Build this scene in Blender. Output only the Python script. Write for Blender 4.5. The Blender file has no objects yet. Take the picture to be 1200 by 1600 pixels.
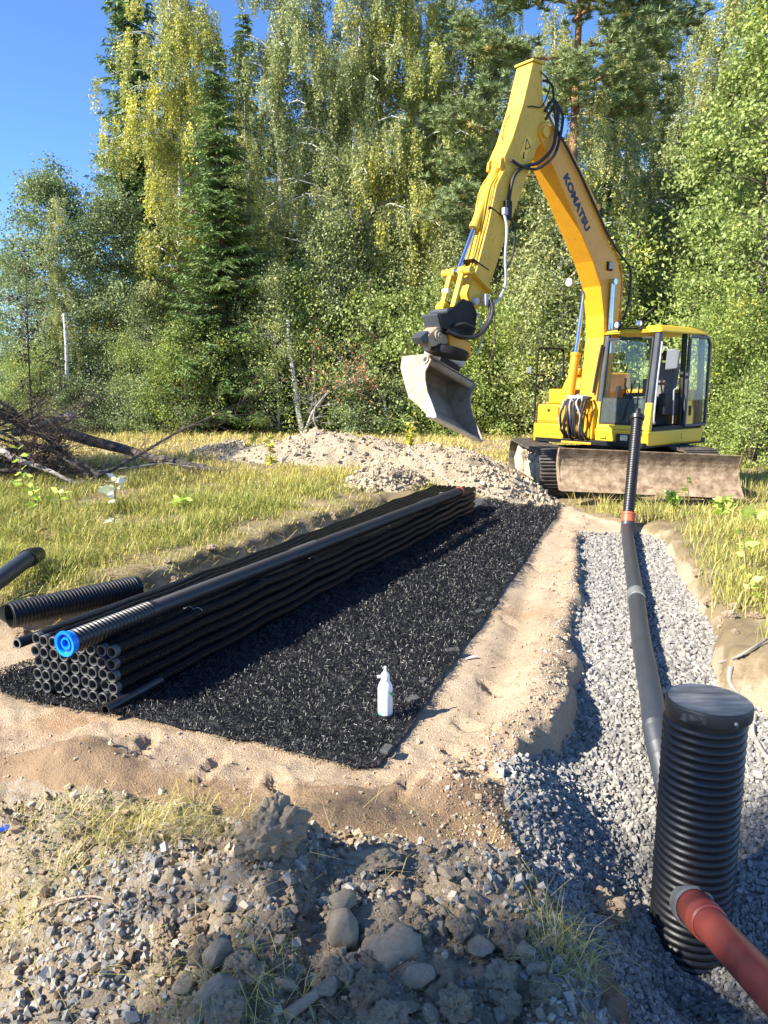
import bpy, bmesh, math, random
import numpy as np
from mathutils import Vector, Matrix
SC = bpy.context.scene
COL = SC.collection
# ------------------------------------------------------------------ camera, sky, sun
PITCH = math.radians(9.7); CAMH = 1.7; FPX = 1200.0
cam_d = bpy.data.cameras.new('camera'); cam = bpy.data.objects.new('camera', cam_d); COL.objects.link(cam)
cam.location = (0, 0, CAMH); cam.rotation_euler = (math.radians(90) - PITCH, 0, 0)
cam_d.sensor_fit = 'VERTICAL'; cam_d.angle = 2 * math.atan(800 / FPX); cam_d.clip_end = 600; cam_d.clip_start = .05
SC.camera = cam
SUN_EL = math.radians(36); SUN_DIR = Vector((-.912, -.41, 0)).normalized()
world = bpy.data.worlds.new('World'); SC.world = world; world.use_nodes = True
wn = world.node_tree.nodes; wl = world.node_tree.links
sky = wn.new('ShaderNodeTexSky'); sky.sky_type = 'NISHITA'; sky.sun_disc = False
sky.sun_elevation = SUN_EL; sky.sun_rotation = math.atan2(SUN_DIR.x, SUN_DIR.y)
sky.air_density = .75; sky.dust_density = 0; sky.ozone_density = 9
wn['Background'].inputs[1].default_value = .12
wl.new(sky.outputs[0], wn['Background'].inputs[0])
sun_d = bpy.data.lights.new('sun', 'SUN'); sun_d.energy = 5; sun_d.angle = math.radians(.5); sun_d.color = (1, .93, .82)
sun = bpy.data.objects.new('sun', sun_d); COL.objects.link(sun)
tosun = Vector((SUN_DIR.x * math.cos(SUN_EL), SUN_DIR.y * math.cos(SUN_EL), math.sin(SUN_EL)))
sun.rotation_euler = tosun.to_track_quat('Z', 'Y').to_euler()
SC.view_settings.view_transform = 'Standard'; SC.view_settings.look = 'None'
SC.view_settings.exposure = 1.4; SC.view_settings.gamma = 1; SC.view_settings.use_curve_mapping = False
SC.cycles.max_bounces = 6; SC.cycles.transparent_max_bounces = 12
SC.cycles.diffuse_bounces = 3; SC.cycles.glossy_bounces = 3

# ------------------------------------------------------------------ helpers
ORIG = {}
def tag(o, label=None, cat=None, group=None, kind=None):
    if label: o['label'] = label
    if cat: o['category'] = cat
    if group: o['group'] = group
    if kind: o['kind'] = kind
    return o
def empty(name, loc, label=None, cat=None, group=None):
    o = bpy.data.objects.new(name, None); COL.objects.link(o); o.location = loc; o.empty_display_size = .2
    ORIG[o.name] = Vector(loc)
    return tag(o, label, cat, group)
def V(*a): return Vector(a)
def frame(d, up=V(0, 0, 1)):
    d = Vector(d).normalized()
    if abs(d.dot(up)) > .98: up = V(1, 0, 0)
    a = up.cross(d).normalized(); b = d.cross(a).normalized()
    return a, b, d
class MB:
    def __init__(s): s.v = []; s.f = []
    def add(s, vs, fs):
        n = len(s.v); s.v += [Vector(p) for p in vs]; s.f += [tuple(i + n for i in f) for f in fs]; return s
    def prism(s, pa, pb):
        n = len(pa)
        fs = [(i, (i + 1) % n, n + (i + 1) % n, n + i) for i in range(n)]
        fs += [tuple(range(n - 1, -1, -1)), tuple(range(n, 2 * n))]
        return s.add(list(pa) + list(pb), fs)
    def box(s, c, size, ax=None):
        c = Vector(c); x, y, z = ax if ax else (V(1, 0, 0), V(0, 1, 0), V(0, 0, 1))
        a, b, d = x * size[0] / 2, y * size[1] / 2, z * size[2] / 2
        return s.prism([c - a - b - d, c + a - b - d, c + a + b - d, c - a + b - d], [c - a - b + d, c + a - b + d, c + a + b + d, c - a + b + d])
    def bar(s, p, q, w, h=None, up=V(0, 0, 1)):
        p = Vector(p); q = Vector(q); a, b, d = frame(q - p, up); h = h or w
        a = a * w / 2; b = b * h / 2
        return s.prism([p - a - b, p + a - b, p + a + b, p - a + b], [q - a - b, q + a - b, q + a + b, q - a + b])
    def tube(s, path, rad, n=8, caps=True, closed=False):
        path = [Vector(p) for p in path]; m = len(path)
        if not hasattr(rad, '__len__'): rad = [rad] * m
        base = len(s.v); a = None
        for i, p in enumerate(path):
            d = (path[min(i + 1, m - 1)] - path[max(i - 1, 0)])
            if d.length < 1e-9: d = V(0, 0, 1)
            d.normalize()
            if a is None: a, b, _ = frame(d)
            else:
                a = (a - d * a.dot(d))
                a = a.normalized() if a.length > 1e-6 else frame(d)[0]
                b = d.cross(a)
            for k in range(n):
                t = 2 * math.pi * k / n
                s.v.append(p + (a * math.cos(t) + b * math.sin(t)) * rad[i])
        for i in range(m - 1):
            for k in range(n):
                k2 = (k + 1) % n
                s.f.append((base + i * n + k, base + i * n + k2, base + (i + 1) * n + k2, base + (i + 1) * n + k))
        if caps:
            s.f.append(tuple(base + k for k in range(n - 1, -1, -1)))
            s.f.append(tuple(base + (m - 1) * n + k for k in range(n)))
        return s
    def lathe(s, org, axis, prof, n=24, close=False):
        """prof: list of (radius, distance along axis)"""
        org = Vector(org); a, b, d = frame(axis); base = len(s.v); m = len(prof)
        for r, h in prof:
            for k in range(n):
                t = 2 * math.pi * k / n
                s.v.append(org + d * h + (a * math.cos(t) + b * math.sin(t)) * r)
        for i in range(m - 1):
            for k in range(n):
                k2 = (k + 1) % n
                s.f.append((base + i * n + k, base + i * n + k2, base + (i + 1) * n + k2, base + (i + 1) * n + k))
        if close:
            s.f.append(tuple(base + k for k in range(n - 1, -1, -1)))
            s.f.append(tuple(base + (m - 1) * n + k for k in range(n)))
        return s
    def build(s, name, m, parent=None, bevel=0, smooth=False, origin=None, seg=2):
        o0 = ORIG[parent.name] if parent is not None else Vector(origin if origin is not None else (0, 0, 0))
        me = bpy.data.meshes.new(name)
        me.from_pydata([tuple(p - o0) for p in s.v], [], s.f)
        me.materials.append(m)
        bm = bmesh.new(); bm.from_mesh(me); bmesh.ops.recalc_face_normals(bm, faces=bm.faces); bm.to_mesh(me); bm.free()
        if smooth: me.polygons.foreach_set('use_smooth', [True] * len(me.polygons))
        o = bpy.data.objects.new(name, me); COL.objects.link(o)
        ORIG[o.name] = o0
        if parent is not None: o.parent = parent
        else: o.location = o0
        if smooth:
            try: me.set_sharp_from_angle(angle=math.radians(40))
            except Exception: pass
        if bevel:
            b = o.modifiers.new('bevel', 'BEVEL'); b.width = bevel; b.segments = seg; b.limit_method = 'ANGLE'; b.angle_limit = math.radians(28)
        return o
def np_mesh(name, co, faces, m, k, tint=None, smooth=False):
    """fast mesh: co (N,3), faces (F,k)"""
    me = bpy.data.meshes.new(name); nf = len(faces)
    me.vertices.add(len(co)); me.vertices.foreach_set('co', np.ascontiguousarray(co, dtype=np.float32).ravel())
    me.loops.add(nf * k); me.loops.foreach_set('vertex_index', np.ascontiguousarray(faces, dtype=np.int32).ravel())
    me.polygons.add(nf); me.polygons.foreach_set('loop_start', np.arange(0, nf * k, k, dtype=np.int32))
    try: me.polygons.foreach_set('loop_total', np.full(nf, k, dtype=np.int32))
    except Exception: pass
    me.polygons.foreach_set('use_smooth', np.full(nf, bool(smooth)))
    if tint is not None:
        at = me.attributes.new('tint', 'FLOAT', 'FACE'); at.data.foreach_set('value', np.ascontiguousarray(tint, dtype=np.float32))
    me.materials.append(m); me.update(calc_edges=True); me.validate()
    return me
def mobj(name, me, parent=None, loc=(0, 0, 0)):
    o = bpy.data.objects.new(name, me); COL.objects.link(o); o.location = loc
    ORIG[o.name] = Vector(loc) + (ORIG[parent.name] if parent else Vector((0, 0, 0)))
    if parent: o.parent = parent
    return o
def copy_tree(o, parent=None):
    c = o.copy(); COL.objects.link(c); ORIG[c.name] = ORIG.get(o.name, Vector((0, 0, 0)))
    if parent: c.parent = parent
    for ch in [x for x in KIDS.get(o.name, [])]: copy_tree(ch, c)
    return c
KIDS = {}
def note_kids(o): KIDS[o.name] = list(o.children); [note_kids(c) for c in o.children]

# ------------------------------------------------------------------ materials
def _n(t, k, **kw):
    n = t.nodes.new(k)
    for a, b in kw.items(): setattr(n, a, b)
    return n
def ramp(t, fac, stops):
    r = _n(t, 'ShaderNodeValToRGB'); e = r.color_ramp.elements
    while len(e) < len(stops): e.new(.5)
    for i, (p, c) in enumerate(stops): e[i].position = p; e[i].color = (*c, 1)
    t.links.new(fac, r.inputs[0]); return r.outputs[0]
def noise(t, vec, scale, detail=4, rough=.55, dist=0):
    n = _n(t, 'ShaderNodeTexNoise'); n.inputs['Scale'].default_value = scale; n.inputs['Detail'].default_value = detail
    n.inputs['Roughness'].default_value = rough; n.inputs['Distortion'].default_value = dist
    t.links.new(vec, n.inputs['Vector']); return n.outputs['Fac']
def mixc(t, fac, a, b):
    m = _n(t, 'ShaderNodeMix', data_type='RGBA')
    for sock, val in ((m.inputs[0], fac), (m.inputs[6], a), (m.inputs[7], b)):
        if hasattr(val, 'is_linked'): t.links.new(val, sock)
        else: sock.default_value = val if not isinstance(val, tuple) else (*val[:3], 1)
    return m.outputs[2]
def mat(name, stops, scale=6, rough=.7, bump=0, bscale=40, metal=0, spec=.4, wear=None, wscale=5, wlo=.58, wamt=1, coat=0, bdetail=4, bdist=.02, stretch=None):
    """principled surface whose colour runs through a noise ramp; wear=(r,g,b) adds dirt or chips in patches"""
    m = bpy.data.materials.new(name); m.use_nodes = True; t = m.node_tree; p = t.nodes['Principled BSDF']
    tc = _n(t, 'ShaderNodeTexCoord').outputs['Object']
    if stretch:
        mp = _n(t, 'ShaderNodeMapping'); mp.inputs['Scale'].default_value = stretch; t.links.new(tc, mp.inputs['Vector']); tc = mp.outputs[0]
    if isinstance(stops[0], (int, float)): stops = [(0, tuple(stops)), (1, tuple(stops))]
    c = ramp(t, noise(t, tc, scale, 5), stops)
    r0 = rough
    if wear:
        w = ramp(t, noise(t, tc, wscale, 8, .68), [(wlo, (0, 0, 0)), (min(wlo + .12, 1), (wamt,) * 3)])
        c = mixc(t, w, c, wear)
        rr = _n(t, 'ShaderNodeMapRange'); rr.inputs[3].default_value = rough; rr.inputs[4].default_value = .9
        t.links.new(w, rr.inputs[0]); t.links.new(rr.outputs[0], p.inputs['Roughness'])
    else: p.inputs['Roughness'].default_value = rough
    t.links.new(c, p.inputs['Base Color'])
    p.inputs['Metallic'].default_value = metal; p.inputs['Specular IOR Level'].default_value = spec
    if coat: p.inputs['Coat Weight'].default_value = coat
    if bump:
        b = _n(t, 'ShaderNodeBump'); b.inputs['Strength'].default_value = bump; b.inputs['Distance'].default_value = bdist
        t.links.new(noise(t, tc, bscale, bdetail, .6), b.inputs['Height']); t.links.new(b.outputs[0], p.inputs['Normal'])
    return m
def leafmat(name, stops, transl=.34, gloss=.045, vary=.12, gain=2.2):
    stops = [(p, tuple(min(.8, q * gain) for q in c)) for p, c in stops]
    m = bpy.data.materials.new(name); m.use_nodes = True; t = m.node_tree; t.nodes.remove(t.nodes['Principled BSDF'])
    out = t.nodes['Material Output']
    at = _n(t, 'ShaderNodeAttribute', attribute_name='tint'); oi = _n(t, 'ShaderNodeObjectInfo')
    ma = _n(t, 'ShaderNodeMath', operation='MULTIPLY_ADD'); ma.inputs[1].default_value = vary; ma.inputs[2].default_value = -vary / 2
    t.links.new(oi.outputs['Random'], ma.inputs[0])
    ad = _n(t, 'ShaderNodeMath', operation='ADD'); t.links.new(at.outputs['Fac'], ad.inputs[0]); t.links.new(ma.outputs[0], ad.inputs[1])
    c = ramp(t, ad.outputs[0], stops)
    d = _n(t, 'ShaderNodeBsdfDiffuse'); tr = _n(t, 'ShaderNodeBsdfTranslucent'); g = _n(t, 'ShaderNodeBsdfGlossy'); g.inputs['Roughness'].default_value = .6
    t.links.new(c, d.inputs[0]); t.links.new(c, tr.inputs[0])
    g.inputs[0].default_value = (.8, .85, .8, 1)
    m1 = _n(t, 'ShaderNodeMixShader'); m1.inputs[0].default_value = transl; t.links.new(d.outputs[0], m1.inputs[1]); t.links.new(tr.outputs[0], m1.inputs[2])
    m2 = _n(t, 'ShaderNodeMixShader'); m2.inputs[0].default_value = gloss; t.links.new(m1.outputs[0], m2.inputs[1]); t.links.new(g.outputs[0], m2.inputs[2])
    t.links.new(m2.outputs[0], out.inputs[0]); return m
def glassmat(name, tint, dust, dustcol=(.45, .45, .4), refl=1.0):
    m = bpy.data.materials.new(name); m.use_nodes = True; t = m.node_tree; t.nodes.remove(t.nodes['Principled BSDF']); out = t.nodes['Material Output']
    tr = _n(t, 'ShaderNodeBsdfTransparent'); tr.inputs[0].default_value = (*tint, 1)
    g = _n(t, 'ShaderNodeBsdfGlossy'); g.inputs['Roughness'].default_value = .03
    lw = _n(t, 'ShaderNodeLayerWeight'); lw.inputs[0].default_value = .5; pw = _n(t, 'ShaderNodeMath', operation='POWER'); pw.inputs[1].default_value = 4; t.links.new(lw.outputs['Facing'], pw.inputs[0])
    f = _n(t, 'ShaderNodeMath', operation='MULTIPLY_ADD'); f.inputs[1].default_value = .45; f.inputs[2].default_value = .02; t.links.new(pw.outputs[0], f.inputs[0])
    m1 = _n(t, 'ShaderNodeMixShader'); t.links.new(f.outputs[0], m1.inputs[0]); t.links.new(tr.outputs[0], m1.inputs[1]); t.links.new(g.outputs[0], m1.inputs[2])
    d = _n(t, 'ShaderNodeBsdfDiffuse'); d.inputs[0].default_value = (*dustcol, 1)
    tc = _n(t, 'ShaderNodeTexCoord').outputs['Object']
    mr = _n(t, 'ShaderNodeMapRange'); mr.inputs[1].default_value = .3; mr.inputs[2].default_value = .75; mr.inputs[3].default_value = dust * .5; mr.inputs[4].default_value = dust * 1.4
    t.links.new(noise(t, tc, 22, 6, .7), mr.inputs[0])
    m2 = _n(t, 'ShaderNodeMixShader'); t.links.new(mr.outputs[0], m2.inputs[0]); t.links.new(m1.outputs[0], m2.inputs[1]); t.links.new(d.outputs[0], m2.inputs[2])
    t.links.new(m2.outputs[0], out.inputs[0]); return m
RNG = np.random.default_rng(7)
# ------------------------------------------------------------------ numpy noise
def _hash(ix, iy, seed):
    h = (ix.astype(np.int64) * 374761393 + iy.astype(np.int64) * 668265263 + seed * 974711) & 0xffffffff
    h = ((h ^ (h >> 13)) * 1274126177) & 0xffffffff
    return ((h ^ (h >> 16)) & 0xffff) / 65535.0
def vn(x, y, seed=0):
    ix = np.floor(x); iy = np.floor(y); fx = x - ix; fy = y - iy
    fx = fx * fx * (3 - 2 * fx); fy = fy * fy * (3 - 2 * fy)
    a = _hash(ix, iy, seed); b = _hash(ix + 1, iy, seed); c = _hash(ix, iy + 1, seed); d = _hash(ix + 1, iy + 1, seed)
    return (a + (b - a) * fx) * (1 - fy) + (c + (d - c) * fx) * fy
def fbm(x, y, seed=0, oct=4, gain=.5):
    s = 0; a = 1; n = 0
    for i in range(oct):
        s = s + a * (vn(x, y, seed + i * 17) - .5); n += a * .5; x = x * 2.03 + 3.1; y = y * 2.03 + 1.7; a *= gain
    return s / n      # about -1..1
def ss(a, b, x):
    t = np.clip((x - a) / (b - a), 0, 1); return t * t * (3 - 2 * t)
# ------------------------------------------------------------------ terrain
def x_matr(y): return -.03 + (y - 3.1) * .343
def x_bank(y): return np.interp(y, [4.6, 5.0, 6, 10.5, 11.5], [-3.6, -2.35, -1.75, .1, .6])      # edge of the grass field on the left
def x_tl(y): return np.interp(y, [1.4, 2.2, 2.6, 3.1, 3.45, 3.75, 5, 8, 8.7, 9], [.75, .62, .5, .45, .72, .93, 1.31, 2.1, 2.3, 2.5])
def x_tr(y): return np.interp(y, [1.4, 3.3, 3.8, 4.2, 5.2, 6.3, 8.2, 8.7, 9], [5, 4, 2.15, 1.93, 2.3, 2.6, 3.05, 3.0, 2.6])
def y_soil(x): return np.interp(x, [-4, -1.6, -1.0, -.55, -.1, .3, .6, .8], [3.2, 3.1, 2.95, 2.8, 2.55, 2.5, 2.4, 2.0])
def heaps(x, y):
    return 0
def terrain(x, y, full=False):
    """height and zone (0 ground, 1 sand, 2 gravel, 3 foreground soil)"""
    x = np.asarray(x, float); y = np.asarray(y, float)
    wob = fbm(x * 2.2, y * 2.2, 3, 4) * .10
    wob2 = fbm(x * 6, y * 6, 9, 3) * .05
    # field
    zf = .2 + .07 * fbm(x * .5, y * .5, 21, 4) + .035 * fbm(x * 3, y * 3, 5, 3)
    zf = zf * (1 - ss(14, 26, y) * .9)
    machine = ss(1.2, 2.4, x) * ss(9.0, 10.4, y) * (1 - ss(17, 20, y))
    zf = zf * (1 - machine) + machine * (-.10 + .02 * fbm(x * 2, y * 2, 8, 3))
    # right bank
    rb = ss(0, .5, x - x_tr(y)) * (1 - ss(8.6, 9.8, y))
    zf = zf - ss(1.5, 2.2, x) * (1 - ss(9, 10, y)) * .10
    hump = .22 * np.exp(-((x - 2.5) / .45) ** 2 - ((y - 3.7) / .7) ** 2)
    zf = zf + hump + .05 * fbm(x * 4, y * 4, 31, 4) * rb
    # sand bed
    zs = .028 * fbm(x * 1.7, y * 1.7, 41, 4) + .016 * fbm(x * 7, y * 7, 43, 4, .6) - .012 * np.clip(np.abs(fbm(x * 3.1, y * 3.1, 44, 3)) * -6 + .6, 0, 1)
    ridge = np.exp(-((x - (x_tl(y) - .16)) / .13) ** 2) * ss(3.2, 3.6, y) * (1 - ss(4.7, 5.6, y))
    cr = np.abs(fbm(x * 2.3 + .4 * y, y * 1.9, 45, 3)); zs = zs - .022 * (1 - ss(.0, .10, cr)) * ss(0, .3, fbm(x * .9, y * .9, 46, 2)) + .010 * np.abs(fbm(x * 14, y * 14, 48, 3, .6)) + .005 * fbm(x * 45, y * 45, 50, 2)
    zs = zs + .05 * np.abs(fbm(x * 8, y * 8, 52, 4, .62)) * np.exp(-((x - x_tl(y) + .06) / .16) ** 2)
    zs = zs + .075 * ridge - .05 * np.exp(-((x - (x_tl(y) - .42)) / .1) ** 2) * ss(3.6, 4, y) * (1 - ss(6, 8, y))
    zs = zs + .03 * ss(-.2, -.03, x - x_tl(y)) * ss(5, 6, y)
    # walked and shovelled relief in front of the mat
    fr = (1 - ss(3.2, 3.7, y + .36 * x))
    zs = zs + fr * (.03 * np.abs(fbm(x * 3.2, y * 4.5, 47, 4)) + .02 * fbm(x * 7, y * 9, 49, 3))
    zs = zs + .085 * np.exp(-((x + .13) / .22) ** 2 - ((y - 2.72) / .13) ** 2) + .06 * np.exp(-((x - .25) / .22) ** 2 - ((y - 2.95) / .16) ** 2)
    zs = zs + .10 * np.exp(-((x + 1.35) / .32) ** 2 - ((y - 3.15) / .2) ** 2) * (1 + .5 * fbm(x * 8, y * 8, 3, 3))
    # boot prints: a heel and a sole each
    for (px, py, an) in [(-.45, 3.02, .3), (-.75, 3.18, -.2), (.32, 3.3, .5), (.42, 3.62, .9), (.6, 4.15, .6), (.95, 4.8, .4), (.9, 5.4, .5), (1.35, 6.2, .4), (1.45, 6.9, .3), (.12, 2.98, -.4), (-1.1, 3.35, .1)]:
        c, s = math.cos(an), math.sin(an); u = (x - px) * c + (y - py) * s; w = -(x - px) * s + (y - py) * c
        d = np.minimum(np.hypot(u / .05, w / .095), np.hypot(u / .038, (w + .14) / .05))
        zs = zs - .026 * (1 - ss(.7, 1.05, d)) + .014 * np.exp(-((d - 1.25) / .22) ** 2)
    # gravel
    zg = np.interp(y, [1.4, 2.2, 2.6, 3.4, 4.3, 8.9], [-.36, -.44, -.46, -.28, -.075, -.065])
    zg = zg + (1 - ss(.45, 1.15, x)) * .42 * (1 - ss(3.0, 4.0, y)) * ss(1.6, 2.4, y) + .02 * fbm(x * 3, y * 3, 61, 4)
    zg = zg - .16 * np.exp(-((x - 1.1) / .2) ** 2 - ((y - 2.42) / .14) ** 2) + .25 * ss(1.45, 2.6, x) * (1 - ss(3.6, 4.2, y))
    inb = ss(-.05, .03, x - x_tl(y) + wob * 1.0 + wob2 * 1.3) * ss(-.06, .06, x_tr(y) - x + wob) * ss(-.15, .1, 8.75 - y + wob)
    # field / sand
    lf = ss(-.10, .10, x_bank(y) - x + wob) * ss(4.6, 5.0, y)
    # earth scarp where the turf was cut
    cut = lf * (1 - lf) * 4
    far = ss(10.1, 10.5, y + wob)
    rt = ss(-.05, .1, x - x_tr(y) + wob) * ss(3.2, 3.6, y)
    isf = np.maximum(np.maximum(lf, far), rt)
    z = zs * (1 - isf) + zf * isf + .03 * cut * fbm(x * 12, y * 12, 77, 3)
    z = z * (1 - inb) + zg * inb
    # foreground spoil
    ys = y_soil(x) + wob * 1.2
    sm = ss(-.02, .10, ys - y) * (1 - ss(-.1, .06, x - np.interp(y, [1.4, 2.0, 2.4, 2.6], [.62, .62, .6, .5]) + wob))
    crest = np.interp(x, [-2.2, -1.5, -1.0, -.75, -.52, -.38, -.30, -.2, 0, .25, .45, .62], [.02, .02, .05, .10, .15, .27, .25, .16, .15, .12, .08, .0])
    pr = np.interp(y, [1.2, 1.55, 1.9, 2.2, 2.32, 2.44, 2.6], [.35, .55, .8, 1, 1.0, .75, 0.05])
    zm = crest * pr + .085 * fbm(x * 4, y * 4, 91, 5, .62) + .05 * np.abs(fbm(x * 13, y * 13, 93, 4, .6)) + .012 * fbm(x * 40, y * 40, 94, 2)
    zm = zm + .03 * fbm(x * 2, y * 2, 95, 3) * ss(-.5, -1.5, x)
    zm = zm - .25 * ss(-.95, -1.6, x) * ss(2.6, 2.0, y)
    z = z * (1 - sm) + zm * sm
    if full: return z, np.stack([isf, inb, sm], -1)
    zone = np.where(inb > .5, 2, np.where(isf > .5, 0, 1)); zone = np.where(sm > .5, 3, zone)
    return z, zone
def hz(x, y): return float(terrain(np.array([x]), np.array([y]))[0][0])
# grid in rows that widen with distance
rows = [1.15]
while rows[-1] < 16: rows.append(rows[-1] * 1.0068)
while rows[-1] < 420: rows.append(rows[-1] * 1.06)
ds = np.array(rows)
ts = np.concatenate([np.linspace(-3.2, -.74, 40)[:-1], np.linspace(-.74, .74, 230), np.linspace(.74, 2.6, 32)[1:]])
D, T = np.meshgrid(ds, ts, indexing='ij'); GX = D * T; GY = D * 1.0
GZ, ZN = terrain(GX, GY)
nr, nc = D.shape
idx = np.arange(nr * nc).reshape(nr, nc)
Q = np.stack([idx[:-1, :-1], idx[:-1, 1:], idx[1:, 1:], idx[1:, :-1]], -1).reshape(-1, 4)
zq = ZN[:-1, :-1].reshape(-1)
CO = np.stack([GX, GY, GZ], -1).reshape(-1, 3)

def soilcolor(t, tc, stops, patch=None, scale=1.4, fine=90, pscale=3, plo=.5, grit=None, gs=120):
    c = ramp(t, noise(t, tc, scale, 6, .62), stops)
    c = mixc(t, ramp(t, noise(t, tc, fine, 5, .65), [(.35, (.0,) * 3), (.7, (.45,) * 3)]), c, stops[-1][1])
    if patch: c = mixc(t, ramp(t, noise(t, tc, pscale, 6, .65), [(plo, (0, 0, 0)), (plo + .13, (1, 1, 1))]), c, patch)
    if grit:
        v = _n(t, 'ShaderNodeTexVoronoi'); v.inputs['Scale'].default_value = gs; t.links.new(tc, v.inputs['Vector'])
        c = mixc(t, ramp(t, v.outputs['Color'], [(.72, (0, 0, 0)), (.8, (.6,) * 3)]), c, grit)
    return c
def soilbump(t, p, tc, fine, bump, bdist):
    b = _n(t, 'ShaderNodeBump'); b.inputs['Strength'].default_value = bump; b.inputs['Distance'].default_value = bdist
    h = _n(t, 'ShaderNodeMath', operation='MULTIPLY_ADD'); h.inputs[1].default_value = .55
    t.links.new(noise(t, tc, fine * .28, 5, .7), h.inputs[0]); t.links.new(noise(t, tc, fine, 5, .65), h.inputs[2])
    t.links.new(h.outputs[0], b.inputs['Height']); t.links.new(b.outputs[0], p.inputs['Normal'])
    p.inputs['Roughness'].default_value = .95; p.inputs['Specular IOR Level'].default_value = .15
def soilmat(name, stops, fine=90, bump=.5, bdist=.02, **kw):
    m = bpy.data.materials.new(name); m.use_nodes = True; t = m.node_tree; p = t.nodes['Principled BSDF']
    tc = _n(t, 'ShaderNodeTexCoord').outputs['Object']; t.links.new(soilcolor(t, tc, stops, fine=fine, **kw), p.inputs['Base Color']); soilbump(t, p, tc, fine, bump, bdist); return m
# one earth material: turf soil, sand, gravel bed and dug soil run into each other along ragged borders
M_earth = bpy.data.materials.new('earth'); M_earth.use_nodes = True; t_ = M_earth.node_tree; p_ = t_.nodes['Principled BSDF']
tc_ = _n(t_, 'ShaderNodeTexCoord').outputs['Object']
at_ = _n(t_, 'ShaderNodeAttribute', attribute_name='soil'); sp_ = _n(t_, 'ShaderNodeSeparateColor'); t_.links.new(at_.outputs['Color'], sp_.inputs[0])
jit = noise(t_, tc_, 14, 7, .7)
def edge_(sock, amt=.9, thr=.5):
    a = _n(t_, 'ShaderNodeMath', operation='MULTIPLY_ADD'); a.inputs[1].default_value = amt; t_.links.new(jit, a.inputs[0]); t_.links.new(sock, a.inputs[2])
    r = _n(t_, 'ShaderNodeMapRange'); r.inputs[1].default_value = thr + amt * .5 - .08; r.inputs[2].default_value = thr + amt * .5 + .08; t_.links.new(a.outputs[0], r.inputs[0]); return r.outputs[0]
c_ = soilcolor(t_, tc_, [(.3, (.40, .285, .175)), (.5, (.49, .37, .24)), (.7, (.55, .43, .30))], patch=(.42, .26, .145), pscale=1.0, plo=.55, fine=150, grit=(.62, .5, .36))
c_ = mixc(t_, edge_(at_.outputs['Alpha'], 1.1, .5), c_, soilcolor(t_, tc_, [(.3, (.24, .155, .09)), (.5, (.32, .215, .13)), (.7, (.40, .28, .175))], fine=150))
c_ = mixc(t_, edge_(sp_.outputs[0]), c_, soilcolor(t_, tc_, [(.3, (.17, .125, .065)), (.5, (.26, .20, .11)), (.7, (.35, .27, .16))], patch=(.42, .33, .21), pscale=2.6, plo=.53))
c_ = mixc(t_, edge_(sp_.outputs[1], .4, .86), c_, soilcolor(t_, tc_, [(.3, (.18, .175, .165)), (.7, (.30, .29, .27))], fine=60))
c_ = mixc(t_, edge_(sp_.outputs[2]), c_, soilcolor(t_, tc_, [(.3, (.24, .18, .12)), (.5, (.34, .27, .185)), (.7, (.44, .36, .255))], patch=(.20, .135, .085), pscale=1.7, plo=.57, fine=70, grit=(.42, .40, .36), gs=70))
t_.links.new(c_, p_.inputs['Base Color']); soilbump(t_, p_, tc_, 120, .9, .022)
damp = (.75 * ss(3.25, 2.75, GY + .15 * GX) + .35 * np.exp(-((GX - (x_tl(GY) - .02)) / .16) ** 2) + .5 * np.exp(-((GX + 1.5) / .35) ** 2 - ((GY - 3.1) / .2) ** 2)).reshape(-1, 1)
W4 = np.concatenate([terrain(GX, GY, True)[1].reshape(-1, 3), damp], 1).astype(np.float32)
def earth_attr(me, w):
    a = me.attributes.new('soil', 'FLOAT_COLOR', 'POINT'); a.data.foreach_set('color', np.ascontiguousarray(w, dtype=np.float32).ravel())
for zid, nm in ((0, 'ground'), (1, 'sand_bed'), (2, 'gravel_trench'), (3, 'foreground_soil')):
    f = Q[zq == zid]; u, inv = np.unique(f, return_inverse=True)
    me = np_mesh(nm, CO[u], inv.reshape(-1, 4), M_earth, 4, smooth=True); earth_attr(me, W4[u]); tag(mobj(nm, me), kind='structure')
# the land behind the photographer
b = MB(); b.add([(-420, -60, -.6), (420, -60, -.6), (420, 1.4, -.6), (-420, 1.4, -.6)], [(0, 1, 2, 3)]); ob = b.build('ground', M_earth); earth_attr(ob.data, [[1, 0, 0, 1]] * 4); tag(ob, kind='structure')

# ------------------------------------------------------------------ stones
def hull_stone(seed, n=13, flat=.75):
    r = np.random.default_rng(seed); bm = bmesh.new()
    for k in range(8):
        p = np.array([(k & 1) - .5, (k >> 1 & 1) - .5, (k >> 2) - .5]) * (1.15, .85, .85 * flat) * r.uniform(.55, 1.25, 3)
        bm.verts.new(p)
    for k in range(n - 8):
        p = r.normal(size=3); p /= np.linalg.norm(p); bm.verts.new(p * (.7, .5, .5 * flat))
    res = bmesh.ops.convex_hull(bm, input=bm.verts)
    bmesh.ops.delete(bm, geom=[e for e in res['geom_interior'] if isinstance(e, bmesh.types.BMVert)], context='VERTS')
    bmesh.ops.triangulate(bm, faces=bm.faces); bm.verts.index_update()
    co = np.array([v.co[:] for v in bm.verts]) * .74; f = np.array([[v.index for v in q.verts] for q in bm.faces]); bm.free()
    return co, f
STONES = [hull_stone(s, 10, .8) for s in range(12)]
def rotmats(n, rng):
    q = rng.normal(size=(n, 4)); q /= np.linalg.norm(q, axis=1)[:, None]; w, x, y, z = q.T
    return np.stack([1 - 2 * (y * y + z * z), 2 * (x * y - z * w), 2 * (x * z + y * w), 2 * (x * y + z * w), 1 - 2 * (x * x + z * z), 2 * (y * z - x * w),
                     2 * (x * z - y * w), 2 * (y * z + x * w), 1 - 2 * (x * x + y * y)], -1).reshape(n, 3, 3)
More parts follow.
